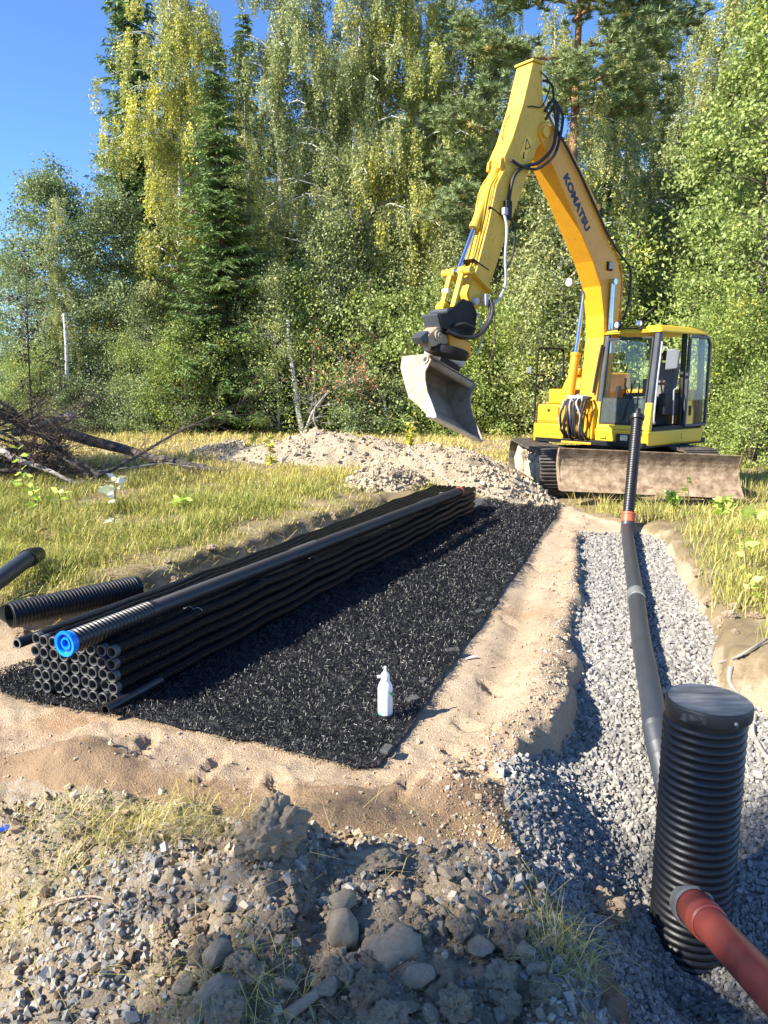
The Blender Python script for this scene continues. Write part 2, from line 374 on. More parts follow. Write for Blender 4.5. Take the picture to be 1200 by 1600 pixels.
def stone_mass(name, P, S, m, rng, tints=None):
    cos, fs, tn, off = [], [], [], 0
    kind = rng.integers(0, len(STONES), len(P)); tt = rng.uniform(0, 1, len(P)) if tints is None else tints
    for k, (c, f) in enumerate(STONES):
        i = np.where(kind == k)[0]
        if not len(i): continue
        R = rotmats(len(i), rng); w = np.einsum('nij,vj->nvi', R, c) * S[i][:, None, None] + P[i][:, None, :]
        cos.append(w.reshape(-1, 3)); fs.append((f[None] + (np.arange(len(i)) * len(c))[:, None, None] + off).reshape(-1, 3))
        tn.append(np.repeat(tt[i], len(f))); off += len(i) * len(c)
    return mobj(name, np_mesh(name, np.concatenate(cos), np.concatenate(fs), m, 3, np.concatenate(tn)))
def tintmat(name, stops, rough=.85, bump=.4, bscale=120, spec=.25):
    m = bpy.data.materials.new(name); m.use_nodes = True; t = m.node_tree; p = t.nodes['Principled BSDF']
    at = _n(t, 'ShaderNodeAttribute', attribute_name='tint'); tc = _n(t, 'ShaderNodeTexCoord').outputs['Object']
    a = _n(t, 'ShaderNodeMath', operation='MULTIPLY_ADD'); a.inputs[1].default_value = .35; t.links.new(noise(t, tc, bscale * .4, 4), a.inputs[0]); t.links.new(at.outputs['Fac'], a.inputs[2])
    s = _n(t, 'ShaderNodeMath', operation='SUBTRACT'); t.links.new(a.outputs[0], s.inputs[0]); s.inputs[1].default_value = .175
    t.links.new(ramp(t, s.outputs[0], stops), p.inputs['Base Color']); p.inputs['Roughness'].default_value = rough; p.inputs['Specular IOR Level'].default_value = spec
    b = _n(t, 'ShaderNodeBump'); b.inputs['Strength'].default_value = bump; b.inputs['Distance'].default_value = .006
    t.links.new(noise(t, tc, bscale, 5, .65), b.inputs['Height']); t.links.new(b.outputs[0], p.inputs['Normal']); return m
M_stone = tintmat('crushed_stone', [(0, (.16, .152, .138)), (.3, (.235, .224, .202)), (.6, (.29, .277, .25)), (.85, (.35, .325, .275)), (1, (.42, .40, .36))])
M_clod = tintmat('soil_clod', [(0, (.19, .135, .085)), (.4, (.31, .235, .155)), (.75, (.43, .345, .235)), (1, (.46, .40, .31))], bump=.8, bscale=80)
rng = np.random.default_rng(11)
# gravel of the trench
n = 150000
yy = 1.35 * (8.95 / 1.35) ** rng.uniform(0, 1, n); xx = rng.uniform(.2, 1, n)
xx = x_tl(yy) - .25 + (np.minimum(x_tr(yy), yy * .72 + .15) - x_tl(yy) + .4) * rng.uniform(0, 1, n)
wid = (np.minimum(x_tr(yy), yy * .72 + .15) - x_tl(yy) + .4)
keep = rng.uniform(0, 1, n) < np.clip(wid * yy / 9.5, .12, 1)
xx, yy = xx[keep], yy[keep]
z, zn = terrain(xx, yy, True); k = (zn[:, 1] > .72) & (zn[:, 2] < .5)
xx, yy, z = xx[k], yy[k], z[k]
sz = np.clip(rng.lognormal(-3.96, .30, len(xx)), .010, .038) * np.clip(yy / 6 + .55, .9, 1.35)
P = np.stack([xx, yy, z + sz * rng.uniform(-.1, .45, len(xx))], -1)
print('gravel', len(P))
o = stone_mass('crushed_stone', P, sz, M_stone, rng); tag(o, 'loose grey crushed stone filling the pipe trench', 'gravel', kind='stuff')
# stones strewn on the foreground soil
n = 26000
yy = rng.uniform(1.25, 2.95, n); xx = rng.uniform(-1.7, .85, n)
z, zn = terrain(xx, yy); dens = .03 + .32 * ss(.2, .5, fbm(xx * 1.8, yy * 1.8, 131, 3)) * ss(-1.3, -1.0, xx)
dens = dens + 1.6 * np.exp(-((xx + .84) / .17) ** 2 - ((yy - 2.02) / .36) ** 2) + .6 * ss(.1, .6, xx) + .5 * np.exp(-((xx + .1) / .4) ** 2 - ((yy - 2.25) / .15) ** 2)
dens = dens * np.where(xx < -1.15, .15, 1)
k = (zn == 3) & (rng.uniform(0, 1, n) < dens * .33); xx, yy, z = xx[k], yy[k], z[k]
sz = np.clip(rng.lognormal(-3.95, .38, len(xx)), .008, .04)
P = np.stack([xx, yy, z + sz * rng.uniform(-.1, .4, len(xx))], -1)
o = stone_mass('strewn_stone', P, sz, M_stone, rng); tag(o, 'small grey stones strewn over the dug up foreground soil', 'stones', kind='stuff')
n = 18000
yy = rng.uniform(1.25, 2.95, n); xx = rng.uniform(-1.9, .8, n)
z, zn = terrain(xx, yy); k = (zn == 3) & (rng.uniform(0, 1, n) < .75); xx, yy, z = xx[k], yy[k], z[k]
sz = np.clip(rng.lognormal(-4.55, .6, len(xx)), .005, .04)
P = np.stack([xx, yy, z + sz * rng.uniform(-.2, .3, len(xx))], -1)
o = stone_mass('soil_crumb', P, sz, M_clod, rng); tag(o, 'brown crumbs of soil on the foreground spoil', 'soil', kind='stuff')
# grit on the sand
n = 13000
yy = 2.4 * (9.5 / 2.4) ** rng.uniform(0, 1, n); xx = np.where(rng.uniform(0, 1, n) < .45, x_tl(yy) - np.abs(rng.normal(0, .16, n)), rng.uniform(-.62, .6, n) * yy + .1)
z, zn = terrain(xx, yy); k = (zn == 1); xx, yy, z = xx[k], yy[k], z[k]
sz = np.clip(rng.lognormal(-5.1, .6, len(xx)), .003, .035)
o = stone_mass('sand_grit', np.stack([xx, yy, z + sz * .1], -1), sz, tintmat('sand_crumb', [(0, (.25, .17, .1)), (.5, (.42, .31, .2)), (1, (.5, .45, .36))]), rng)
tag(o, 'small crumbs lying on the sand bed', 'sand crumbs', kind='stuff')
# ------------------------------------------------------------------ single rocks and clods
def rock_mesh(name, seed, m, rough=.35, angular=False, sub=3):
    bm = bmesh.new(); bmesh.ops.create_icosphere(bm, subdivisions=sub, radius=.5)
    r = random.Random(seed); ph = [r.uniform(-9, 9) for _ in range(6)]
    from mathutils import noise as mn
    planes = [(Vector((r.gauss(0, 1), r.gauss(0, 1), r.gauss(0, 1))).normalized(), r.uniform(.30, .42)) for _ in range(9)] if angular else []
    if angular: planes = [(n_, d_ * .86) for n_, d_ in planes]
    for v in bm.verts:
        c = v.co.copy()
        for nrm, d in planes:
            e = c.dot(nrm)
            if e > d: c -= nrm * (e - d) * .92
        q = v.co * 2.2 + Vector(ph[:3])
        c *= 1 + rough * mn.noise(q) + rough * .5 * mn.noise(q * 2.7) + rough * .3 * mn.noise(q * 6) + (rough * .28 * abs(mn.noise(q * 13)) if rough > .3 else 0)
        v.co = c
    me = bpy.data.meshes.new(name); bm.to_mesh(me); bm.free()
    at = me.attributes.new('tint', 'FLOAT', 'FACE'); at.data.foreach_set('value', [r.uniform(.35, .6)] * len(me.polygons))
    me.materials.append(m); me.polygons.foreach_set('use_smooth', [not angular and rough < .3] * len(me.polygons)); return me
M_rock = mat('fieldstone', [(.3, (.23, .185, .13)), (.55, (.31, .255, .185)), (.75, (.39, .335, .255))], scale=9, rough=.88, bump=.5, bscale=60, wear=(.3, .24, .16), wscale=4, wlo=.52)
CLODS = [rock_mesh('soil_clod', s, M_clod, .62, False, 5) for s in (1, 2, 3, 4)]
ROCKS = [rock_mesh('rock', s, M_rock, .16, True) for s in (11, 12, 13, 14)]
BOULD = [rock_mesh('boulder', s, M_rock, .28) for s in (21, 22)]
def put_rock(me, name, x, y, s, dz=.2, rot=None, label=None, cat='stone', group=None, r=random.Random(5)):
    sx = s if hasattr(s, '__len__') else (s * r.uniform(.85, 1.25), s * r.uniform(.8, 1.1), s * r.uniform(.6, .95))
    o = mobj(name, me, loc=(x, y, hz(x, y) + sx[2] * dz)); o.scale = sx
    o.rotation_euler = rot or (r.uniform(-.4, .4), r.uniform(-.4, .4), r.uniform(0, 6.3)); return tag(o, label, cat, group)
def gp(u, v, z0=0.0):
    """point of the terrain seen at a picture position"""
    a = (u - 600) / FPX; bb = (800 - v) / FPX; c, s = math.cos(PITCH), math.sin(PITCH)
    d = Vector((a, c + bb * s, -s + bb * c)); z = z0
    t = np.linspace(1.2, 40, 9000); X = d.x * t; Y = d.y * t; Z = CAMH + d.z * t
    h = terrain(X, Y)[0]; i = np.argmax(Z < h); return float(X[i]), float(Y[i])
x, y = gp(535, 1470); put_rock(BOULD[0], 'boulder', x, y, (.10, .085, .125), .25, (.1, .1, .3), 'smooth brown boulder standing in the spoil under a smaller stone', 'boulder')
x, y = gp(537, 1428); put_rock(BOULD[1], 'boulder', x, y, (.085, .07, .055), .75, (0, .1, .9), 'small round stone perched above the smooth brown boulder', 'stone')
x, y = gp(612, 1480); put_rock(BOULD[1], 'boulder', x, y, (.17, .14, .10), -.1, (.2, -.15, .5), 'wide half buried grey boulder right of the smooth brown one', 'boulder')
x, y = gp(338, 1510); put_rock(ROCKS[0], 'rock', x, y, (.11, .06, .085), .3, (.3, -.75, .4), 'dark tilted slab of rock in the left part of the spoil', 'rock')
x, y = gp(946, 1432); put_rock(CLODS[0], 'soil_clod', x, y, (.15, .12, .11), .35, (.2, .1, .3), 'lone brown clod on the grey gravel left of the corrugated chamber', 'clod')
x, y = gp(425, 1322); put_rock(CLODS[1], 'soil_clod', x, y, (.20, .14, .17), .22, (.1, .2, .7), 'large clod forming the peak of the foreground spoil', 'clod')
x, y = gp(423, 1302); put_rock(ROCKS[1], 'rock', x, y, (.05, .04, .03), 3.6, (0, .2, .7), 'small grey stone on top of the peak clod', 'stone')
x, y = gp(748, 1490); put_rock(ROCKS[2], 'rock', x, y, (.12, .09, .08), .3, (.2, .1, 2), 'block of pale stone on the right part of the spoil', 'rock')
x, y = gp(795, 1480); put_rock(CLODS[2], 'soil_clod', x, y, (.11, .09, .085), .3, (.3, 0, 1), 'dark clod beside the pale stone block', 'clod')
x, y = gp(350, 1560); put_rock(ROCKS[3], 'rock', x, y, (.17, .09, .12), .2, (.5, .3, 1.1), 'dark angular rock at the lower left edge of the spoil', 'rock')
x, y = gp(580, 1355); put_rock(CLODS[3], 'soil_clod', x, y, (.16, .1, .06), .3, (.0, 0, .1), 'flat dark clod along the back edge of the spoil', 'clod')
x, y = gp(700, 1375); put_rock(ROCKS[0], 'rock', x, y, (.09, .06, .06), .3, (.1, .4, 2.2), 'pale flat stone by the back edge of the spoil', 'stone')
r = random.Random(17)
for i in range(95):
    u = r.uniform(240, 880); v = r.uniform(1390, 1600)
    if v < 1400 + abs(u - 520) * .1 or (u > 760 and v < 1440): continue
    x, y = gp(u, v)
    if terrain(np.array([x]), np.array([y]))[1][0] != 3: continue
    s = r.uniform(.03, .085) * (1.15 if v > 1500 else .9)
    if r.random() < .55: put_rock(r.choice(CLODS), 'soil_clod', x, y, s, r.uniform(.1, .45), label='crumbly brown clod lying loose in the foreground spoil', cat='clod', group='clods in the foreground spoil', r=r)
    else: put_rock(r.choice(ROCKS), 'rock', x, y, s * .85, r.uniform(.1, .45), label='angular grey stone lying loose in the foreground spoil', cat='stone', group='stones in the foreground spoil', r=r)
# ------------------------------------------------------------------ heaps of dug soil behind the mat
M_heap = soilmat('dry_spoil', [(.3, (.41, .33, .22)), (.5, (.50, .415, .295)), (.7, (.57, .485, .36))], patch=(.44, .34, .215), pscale=1.6, plo=.55, fine=40, bump=1, bdist=.06)
M_heapclod = tintmat('dry_clod', [(0, (.26, .2, .12)), (.45, (.41, .335, .23)), (1, (.5, .43, .31))], bump=.8, bscale=40)
def soil_heap(cx, cy, rx, ry, h, rot, seed, label, n=90):
    rg = np.random.default_rng(seed); a = np.linspace(-1.15, 1.15, n); A, B = np.meshgrid(a, a, indexing='ij')
    c, s = math.cos(rot), math.sin(rot); X = cx + (A * rx * c - B * ry * s); Y = cy + (A * rx * s + B * ry * c)
    d = np.hypot(A, B) * (1 + .25 * fbm(A * 2 + seed, B * 2, seed, 3))
    up = np.clip(1 - d, 0, 1) ** .8
    up = up * (1 + .3 * fbm(X * 1.6, Y * 1.6, seed + 5, 4)) * (1 - .25 * ss(.6, 1, up)) + .16 * fbm(X * 4, Y * 4, seed + 9, 5, .68) * ss(0, .25, up) + .09 * np.abs(fbm(X * 11, Y * 11, seed + 3, 4, .65)) * ss(0, .2, up)
    base = terrain(X, Y)[0]; Z = base + up * h - .03
    ii = np.arange(n * n).reshape(n, n); q = np.stack([ii[:-1, :-1], ii[1:, :-1], ii[1:, 1:], ii[:-1, 1:]], -1)
    u4 = (up[:-1, :-1] + up[1:, 1:] + up[1:, :-1] + up[:-1, 1:]).reshape(-1); q = q.reshape(-1, 4)[u4 > .01]
    root = empty('soil_heap', (cx, cy, hz(cx, cy)), label, 'soil heap')
    pts = np.stack([X, Y, Z], -1).reshape(-1, 3) - np.array(ORIG[root.name])
    mobj('mound', np_mesh('mound', pts, q, M_heap, 4, smooth=True), root)
    k = 1500; i = rg.integers(0, n * n, k * 2); i = i[up.reshape(-1)[i] > .03][:k]
    sz = np.clip(rg.lognormal(-3.55, .5, len(i)), .012, .09)
    oc = stone_mass('clods', pts[i] + np.stack([rg.normal(0, .03, len(i)), rg.normal(0, .03, len(i)), sz * .2], -1), sz, M_heapclod, rg)
    oc.parent = root; oc['kind'] = 'stuff'; return root
soil_heap(-1.05, 14.3, 2.0, 1.0, .66, -.15, 3, 'left and farthest large heap of pale dug soil beside the grass')
soil_heap(1.15, 12.4, 1.6, 1.0, .62, -.25, 5, 'wide heap of pale dug soil under the hanging bucket')
soil_heap(1.75, 10.85, .95, .6, .46, -.2, 8, 'low heap of pale soil at the far end of the black mat', 70)
soil_heap(-3.2, 15.8, .9, .5, .32, .1, 12, 'small low soil heap in the golden grass left of the large heaps', 60)
soil_heap(.05, 11.1, .62, .45, .42, .3, 14, 'small brown lump of soil in front of the wide heap', 60)
# ------------------------------------------------------------------ vegetation materials
L_birch = leafmat('birch_leaf', [(0, (.08, .10, .038)), (.4, (.15, .168, .066)), (.7, (.22, .228, .085)), (.88, (.33, .29, .075)), (1, (.44, .33, .035))])
L_birchy = leafmat('yellowing_birch_leaf', [(0, (.085, .105, .03)), (.38, (.17, .18, .05)), (.62, (.27, .25, .055)), (.82, (.42, .33, .04)), (1, (.55, .38, .02))])
L_aspen = leafmat('aspen_leaf', [(0, (.07, .098, .022)), (.5, (.145, .18, .045)), (.85, (.225, .26, .065)), (1, (.34, .33, .06))], transl=.4)
L_alder = leafmat('alder_leaf', [(0, (.052, .076, .032)), (.5, (.105, .135, .055)), (.85, (.17, .19, .07)), (1, (.3, .27, .05))])
L_willow = leafmat('willow_leaf', [(0, (.06, .095, .02)), (.45, (.14, .175, .035)), (.75, (.23, .24, .045)), (.92, (.38, .31, .04)), (1, (.42, .2, .03))])
L_spruce = leafmat('spruce_needle', [(0, (.022, .042, .012)), (.5, (.055, .088, .02)), (.85, (.10, .135, .026)), (1, (.14, .16, .03))], transl=.15)
L_pine = leafmat('pine_needle', [(0, (.05, .078, .03)), (.5, (.10, .13, .05)), (.85, (.17, .185, .07)), (1, (.28, .22, .06))], transl=.15)
L_red = leafmat('dead_leaf', [(0, (.12, .04, .02)), (.5, (.26, .09, .04)), (1, (.4, .18, .08))], transl=.25)
L_purple = leafmat('purple_leaf', [(0, (.035, .02, .016)), (.6, (.075, .04, .03)), (1, (.14, .085, .055))], gain=1.2)
M_birchbark = mat('birch_bark', [(.38, (.05, .045, .04)), (.46, (.5, .48, .44)), (.7, (.68, .66, .62))], scale=7, rough=.75, bump=.3, bscale=30)
M_bark = mat('grey_bark', [(.3, (.07, .058, .045)), (.7, (.2, .17, .135))], scale=9, rough=.95, bump=.8, bscale=25)
M_sprbark = mat('spruce_bark', [(.3, (.07, .05, .035)), (.7, (.16, .115, .08))], scale=9, rough=.95, bump=.8, bscale=25)
M_pinebark = mat('pine_bark', [(.3, (.17, .085, .045)), (.55, (.36, .19, .1)), (.75, (.2, .13, .09))], scale=6, rough=.9, bump=.8, bscale=22)
M_twig = mat('twig', [(.3, (.06, .042, .032)), (.7, (.14, .1, .075))], scale=12, rough=.9)

def tris(P, A, S, wid, rng, tint):
    """one small triangle leaf per point, base at P, pointing along A"""
    A = A / np.linalg.norm(A, axis=1)[:, None]; r = rng.normal(size=A.shape); B = np.cross(A, r); B /= np.linalg.norm(B, axis=1)[:, None]
    S = S[:, None]; co = np.stack([P - B * S * wid, P + B * S * wid, P + A * S], 1).reshape(-1, 3)
    return co, np.arange(len(P) * 3).reshape(-1, 3), tint
def quads(P, A, S, wid, rng, tint):
    A = A / np.linalg.norm(A, axis=1)[:, None]; r = rng.normal(size=A.shape); B = np.cross(A, r); B /= np.linalg.norm(B, axis=1)[:, None]
    S = S[:, None]; co = np.stack([P, P + A * S * .45 - B * S * wid, P + A * S, P + A * S * .45 + B * S * wid], 1).reshape(-1, 3)
    return co, np.arange(len(P) * 4).reshape(-1, 4), tint
def trunk_path(H, r0, rng, lean=.04, n=9):
    p = []; x = y = 0
    for i in range(n):
        p.append(V(x, y, H * i / (n - 1))); x += rng.normal(0, lean) * H / n; y += rng.normal(0, lean) * H / n
    return p, [r0 * (1 - .93 * i / (n - 1)) * (1.25 if i == 0 else 1) for i in range(n)]
def along(path, z):
    for a, b in zip(path, path[1:]):
        if a.z <= z <= b.z: return a.lerp(b, (z - a.z) / (b.z - a.z))
    return path[-1].copy()
def tree_obj(name, wood, woodm, cr, leafm, k):
    root = empty(name, (0, 0, 0)); wood.build('trunk', woodm, root, smooth=True)
    co, f, t = cr; mobj('crown', np_mesh('crown', co, f, leafm, k, t), root); return root
def proto_birch(seed, H=17, R=3.2, z0=.07, nl=92, leafm=None, leaf=.074, strands=7, yellow=0, r0=.15, dens=.029):
    rg = np.random.default_rng(seed); path, rad = trunk_path(H, r0, rg); wood = MB(); wood.tube(path, rad, 8)
    Ps, As, Ts = [], [], []
    for i in range(nl):
        t = rg.uniform(0, 1) ** 1.05; z = H * (z0 + (.97 - z0) * t); az = rg.uniform(0, 6.283)
        ln = R * (1 - t) ** .55 * rg.uniform(.65, 1.1) + .35; b = along(path, z); d = V(math.cos(az), math.sin(az), 0)
        up = rg.uniform(.45, .85)
        pt = [b + d * ln * s + V(0, 0, ln * (up * s * 1.35 - .72 * s * s)) for s in (0, .25, .5, .75, 1)]
        wood.tube(pt, [.035 * (1 - .2 * q) * (1.2 - t) + .006 for q in range(5)], 4, caps=False)
        nc = max(2, int(3 + ln * 1.1)); limb_t = rg.normal(0, .10)
        for c in range(nc):
            s = rg.uniform(.06, 1.04); base = b + d * ln * s + V(0, 0, ln * (up * s * 1.35 - .72 * s * s)); base = np.array(base) + rg.normal(0, .16, 3) * (1, 1, .5)
            ct = limb_t + rg.normal(0, .07)
            for q in range(strands):
                L0 = rg.uniform(.45, 1.0) * (.7 + ln * .32); bs = base + rg.normal(0, .09, 3) * (1, 1, .8)
                n = max(4, int(L0 / dens)); u = rg.uniform(0, 1, n)
                sway = rg.normal(0, .10, 2) + np.array(d[:2]) * .12
                p = np.stack([bs[0] + sway[0] * u + rg.normal(0, .035, n), bs[1] + sway[1] * u + rg.normal(0, .035, n), bs[2] - L0 * u + rg.normal(0, .02, n)], -1)
                Ps.append(p); As.append(rg.normal(0, .75, (n, 3)) + (0, 0, -.8)); Ts.append(.42 + ct + yellow * rg.normal(.1, .18) + rg.normal(0, .17, n))
    P, A, T = np.concatenate(Ps), np.concatenate(As), np.concatenate(Ts)
    S = leaf * rg.uniform(.7, 1.25, len(P)); return tree_obj('birch_tree', wood, M_birchbark, tris(P, A, S, .40, rg, T), leafm or L_birch, 3)
def proto_spruce(seed, H=17, R=2.7, zb=.03, leafm=None):
    rg = np.random.default_rng(seed); path, rad = trunk_path(H, .2, rg, .01); wood = MB(); wood.tube(path, rad, 8)
    Ps, As, Ss, Ts = [], [], [], []
    z = H * zb
    while z < H * .99:
        t = z / H; nb = rg.integers(6, 10)
        for k in range(nb):
            az = rg.uniform(0, 6.283); ln = (R * (1 - t) ** .85 + .12) * rg.uniform(.6, 1.12); d = np.array([math.cos(az), math.sin(az), 0]); side = np.array([-d[1], d[0], 0])
            b = np.array(along(path, z + rg.uniform(-.12, .12))); droop = rg.uniform(.28, .5) * (1 - t * .8)
            def pos(s): return b + d * ln * s + np.array([0, 0, ln * (-droop * 1.6 * s + droop * 1.15 * s * s + .10 * (1 - t) * s ** 3)])
            wood.tube([V(*pos(s)) for s in (0, .5, 1)], [.022, .014, .004], 3, caps=False)
            m = max(4, int(ln / .075)); tb = rg.normal(.4, .12)
            for j in range(m):
                s = (j + rg.uniform(0, 1)) / m; p0 = pos(s)
                for sg in (-1, 1):
                    tl = (.55 * (1 - s) ** .7 * min(1, ln / 1.6) + .10) * rg.uniform(.6, 1.15); q = max(2, int(tl / .085)); u = (np.arange(q) + rg.uniform(0, 1, q) * .5) / q
                    dirv = side * sg * .8 + d * .55 + np.array([0, 0, -.32 - .25 * rg.random()])
                    Ps.append(p0 + dirv * (u * tl)[:, None] + rg.normal(0, .012, (q, 3))); As.append(np.tile(dirv, (q, 1)) + rg.normal(0, .38, (q, 3)))
                    Ss.append(rg.uniform(.13, .23, q)); Ts.append(tb + .30 * u * s + rg.normal(0, .1, q))
        z += rg.uniform(.22, .34)
    P, A, S, T = map(np.concatenate, (Ps, As, Ss, Ts)); return tree_obj('spruce_tree', wood, M_sprbark, tris(P, A, S, .17, rg, T), leafm or L_spruce, 3)
def proto_pine(seed, H=18):
    rg = np.random.default_rng(seed); path, rad = trunk_path(H, .22, rg, .012); wood = MB(); wood.tube(path, rad, 10)
    Ps, As, Ss, Ts = [], [], [], []
    # limbs: (height, azimuth deg, length)
    limbs = [(6.3, 196, 3.6), (7.6, 182, 3.5), (8.3, 205, 4.0), (9.2, 350, 1.8), (9.3, 250, 2.3), (9.9, 300, 2.2), (10.6, 185, 3.2), (10.9, 330, 2.6), (11.6, 275, 2.2), (12.0, 200, 2.6), (12.2, 20, 2.6), (12.8, 320, 2.5), (13.3, 170, 3.0), (13.6, 260, 2.3), (14.2, 30, 2.4), (14.8, 220, 2.2), (15.4, 310, 2.0), (15.9, 140, 2.0), (16.6, 60, 1.6), (17.2, 240, 1.2), (17.8, 0, .7), (5.6, 188, 3.2)]
    for z, az, ln in limbs:
        a = math.radians(az); d = V(math.cos(a), math.sin(a), 0); b = along(path, z); pt = [b + d * ln * s + V(rg.normal(0, .08), rg.normal(0, .08), ln * (-.14 * s + .22 * s * s)) for s in (0, .3, .55, .8, 1)]
        wood.tube(pt, [.06, .045, .035, .022, .01], 5, caps=False)
        npad = int(6 + ln * 3.2)
        for k in range(npad):
            s = rg.uniform(.38, 1.05); c = np.array(b + d * ln * s + V(0, 0, ln * (-.14 * s + .22 * s * s))) + rg.normal(0, 1, 3) * (.42, .42, .2) + (0, 0, .12)
            tb = rg.normal(.45, .12)
            for j in range(12):
                cc = c + rg.normal(0, 1, 3) * (.24, .24, .14); n = 44
                dv = rg.normal(0, 1, (n, 3)); dv[:, 2] = np.abs(dv[:, 2]) * .9 - .15; Ps.append(cc + dv * .012); As.append(dv); Ss.append(rg.uniform(.13, .22, n)); Ts.append(tb + rg.normal(0, .13, n) + (.35 if rg.random() < .04 else 0))
    P, A, S, T = map(np.concatenate, (Ps, As, Ss, Ts)); return tree_obj('pine_tree', wood, M_pinebark, tris(P, A, S, .085, rg, T), L_pine, 3)
def proto_broad(seed, name, H, R, zb, leafm, woodm, leaf=.10, nclump=420, per=70, stems=1, r0=.11, spread=.25, shape=.5, k=4, wid=.34, hang=.3):
    rg = np.random.default_rng(seed); wood = MB(); Ps, As, Ts = [], [], []; paths = []
    for s in range(stems):
        p, rd = trunk_path(H * rg.uniform(.8, 1), r0 * (1 if stems == 1 else .6), rg, .05 if stems == 1 else .12)
        if stems > 1: p = [q + V(rg.normal(0, .05), rg.normal(0, .05), 0) for q in p]
        if stems > 1:
            o = V(rg.normal(0, .16), rg.normal(0, .16), 0); dr = V(rg.normal(0, .22), rg.normal(0, .22), 0); p = [q + o + dr * q.z for q in p]
        wood.tube(p, rd, 6); paths.append(p)
    for i in range(nclump):
        path = paths[rg.integers(0, stems)]; t = rg.uniform(0, 1); z = H * (zb + (.98 - zb) * t)
        rr = R * (np.sin(np.pi * np.clip(.06 + .94 * t, 0, 1) ** shape)) ** .75 + .12; az = rg.uniform(0, 6.283); f = rg.uniform(.25, 1) ** .55 * (1 + .35 * math.sin(az * 3 + seed + z * .9) * .5)
        c0 = along(path, z * .94); c = np.array(c0) + np.array([math.cos(az) * rr * f, math.sin(az) * rr * f, rg.normal(0, .25)])
        if i % 3 == 0:
            m0 = along(path, max(0.1, z - rr * f * .6)); wood.tube([m0, (m0 + V(*c)) / 2 + V(0, 0, .1), V(*c)], [.022, .014, .005], 3, caps=False)
        n = int(per * rg.uniform(.6, 1.4)); sp = spread * rg.uniform(.6, 1.25)
        Ps.append(c + rg.normal(0, 1, (n, 3)) * (sp, sp, sp * .62)); A = rg.normal(0, 1, (n, 3)); A[:, 2] -= hang; As.append(A); Ts.append(np.clip(rg.normal(.42, .11), .1, .9) + rg.normal(0, .15, n))
    P, A, T = np.concatenate(Ps), np.concatenate(As), np.concatenate(Ts); P[:, 2] = np.maximum(P[:, 2], .05)
    S = leaf * rg.uniform(.65, 1.25, len(P)); fn = quads if k == 4 else tris
    return tree_obj(name, wood, woodm, fn(P, A, S, wid, rg, T), leafm, k)
B = [proto_birch(101, 17.5, 3.3), proto_birch(102, 18, 3.0, .06, 96), proto_birch(103, 17, 3.6, .08, 92), proto_birch(104, 16.5, 2.0, .06, 80, strands=6, dens=.036, yellow=.8, r0=.11)]
S_ = [proto_spruce(201, 17, 2.9), proto_spruce(202, 19, 2.6)]
PN = proto_pine(301)
AS = [proto_broad(401, 'aspen_tree', 13, 2.7, .05, L_aspen, M_bark, .11, 540, 72, hang=.5), proto_broad(402, 'alder_tree', 9.5, 2.6, .04, L_alder, M_bark, .088, 480, 86)]
BU = [proto_broad(501, 'willow_bush', 4.6, 1.7, .03, L_willow, M_twig, .085, 260, 66, stems=6, k=3, wid=.3), proto_broad(502, 'hazel_bush', 3.6, 1.6, .02, L_aspen, M_twig, .085, 230, 78, stems=6),
      proto_broad(503, 'young_birch', 7.5, 1.5, .10, L_birchy, M_birchbark, .085, 330, 62, stems=1, r0=.07, k=3, wid=.36), proto_broad(504, 'dark_bush', 3.2, 1.5, .02, L_alder, M_twig, .10, 190, 60, stems=5)]
PROTO = B + S_ + [PN] + AS + BU
for p in PROTO: note_kids(p)
used = set()
def plant(p, u, Y, label, cat, sc=1.0, rz=None, leafm=None, group=None, zs=1.0, xy=None, name=None, r=random.Random(3)):
    x, y = xy if xy else ((u - 600) / FPX * (Y * math.cos(PITCH)), Y)
    o = p if p.name not in used else copy_tree(p)
    if p.name not in used: used.add(p.name)
    o.location = (x, y, (hz(x, y) if y > 1.5 else -.6) - .05); o.rotation_euler = (0, 0, r.uniform(0, 6.28) if rz is None else rz); o.scale = (sc, sc, sc * zs)
    if leafm:
        for c in o.children:
            if c.name.startswith('crown'):
                c.material_slots[0].link = 'OBJECT'; c.material_slots[0].material = leafm
    return tag(o, label, cat, group)
T = 'tree'
# front row along the clearing, left to right
plant(AS[1], 95, 27.0, 'leafy green alder at the left end of the forest with open sky beside it', T, 1.0, .4)
plant(B[3], 102, 25.2, 'slim birch with a white stem and yellowing leaves in front of the left alder', T, .46, 1.0)
plant(AS[1], 30, 31.0, 'outermost alder crown at the left picture edge', T, .78, 2.0)
plant(AS[1], 190, 26.5, 'dark green alder under the yellow weeping birch', T, .92, 3.6)
plant(S_[1], 232, 33.0, 'tall dark spruce reaching into the open sky on the left', T, 1.12, .2)
plant(B[0], 292, 28.0, 'large weeping birch with bright yellow strands near the left sky', T, 1.0, .8, L_birchy)
plant(S_[0], 352, 24.6, 'green spruce with low skirts standing at the edge of the golden grass', T, .84, .9, zs=.82)
plant(B[3], 398, 25.4, 'narrow yellow birch right beside the low skirted spruce', T, .62, 2.4)
plant(B[1], 455, 28.0, 'weeping birch directly behind the leaning white stem', T, 1.0, 1.7)
plant(B[2], 555, 27.5, 'broad weeping birch in the middle of the forest edge', T, 1.0, 2.9)
plant(B[0], 648, 28.5, 'weeping birch just left of the pine boughs', T, 1.02, 4.4)
plant(B[1], 738, 29.5, 'weeping birch behind the digger arm', T, 1.0, 5.2)
plant(PN, 882, 23.5, 'tall pine with an orange trunk rising behind the boom', T, 1.0, 0.0)
plant(B[3], 972, 25.5, 'slender birch with a white stem to the right of the boom', T, 1.0, 3.0)
plant(B[3], 912, 22.6, 'thin yellow leaved birch between the pine and the slender white stem', T, .62, 1.4)
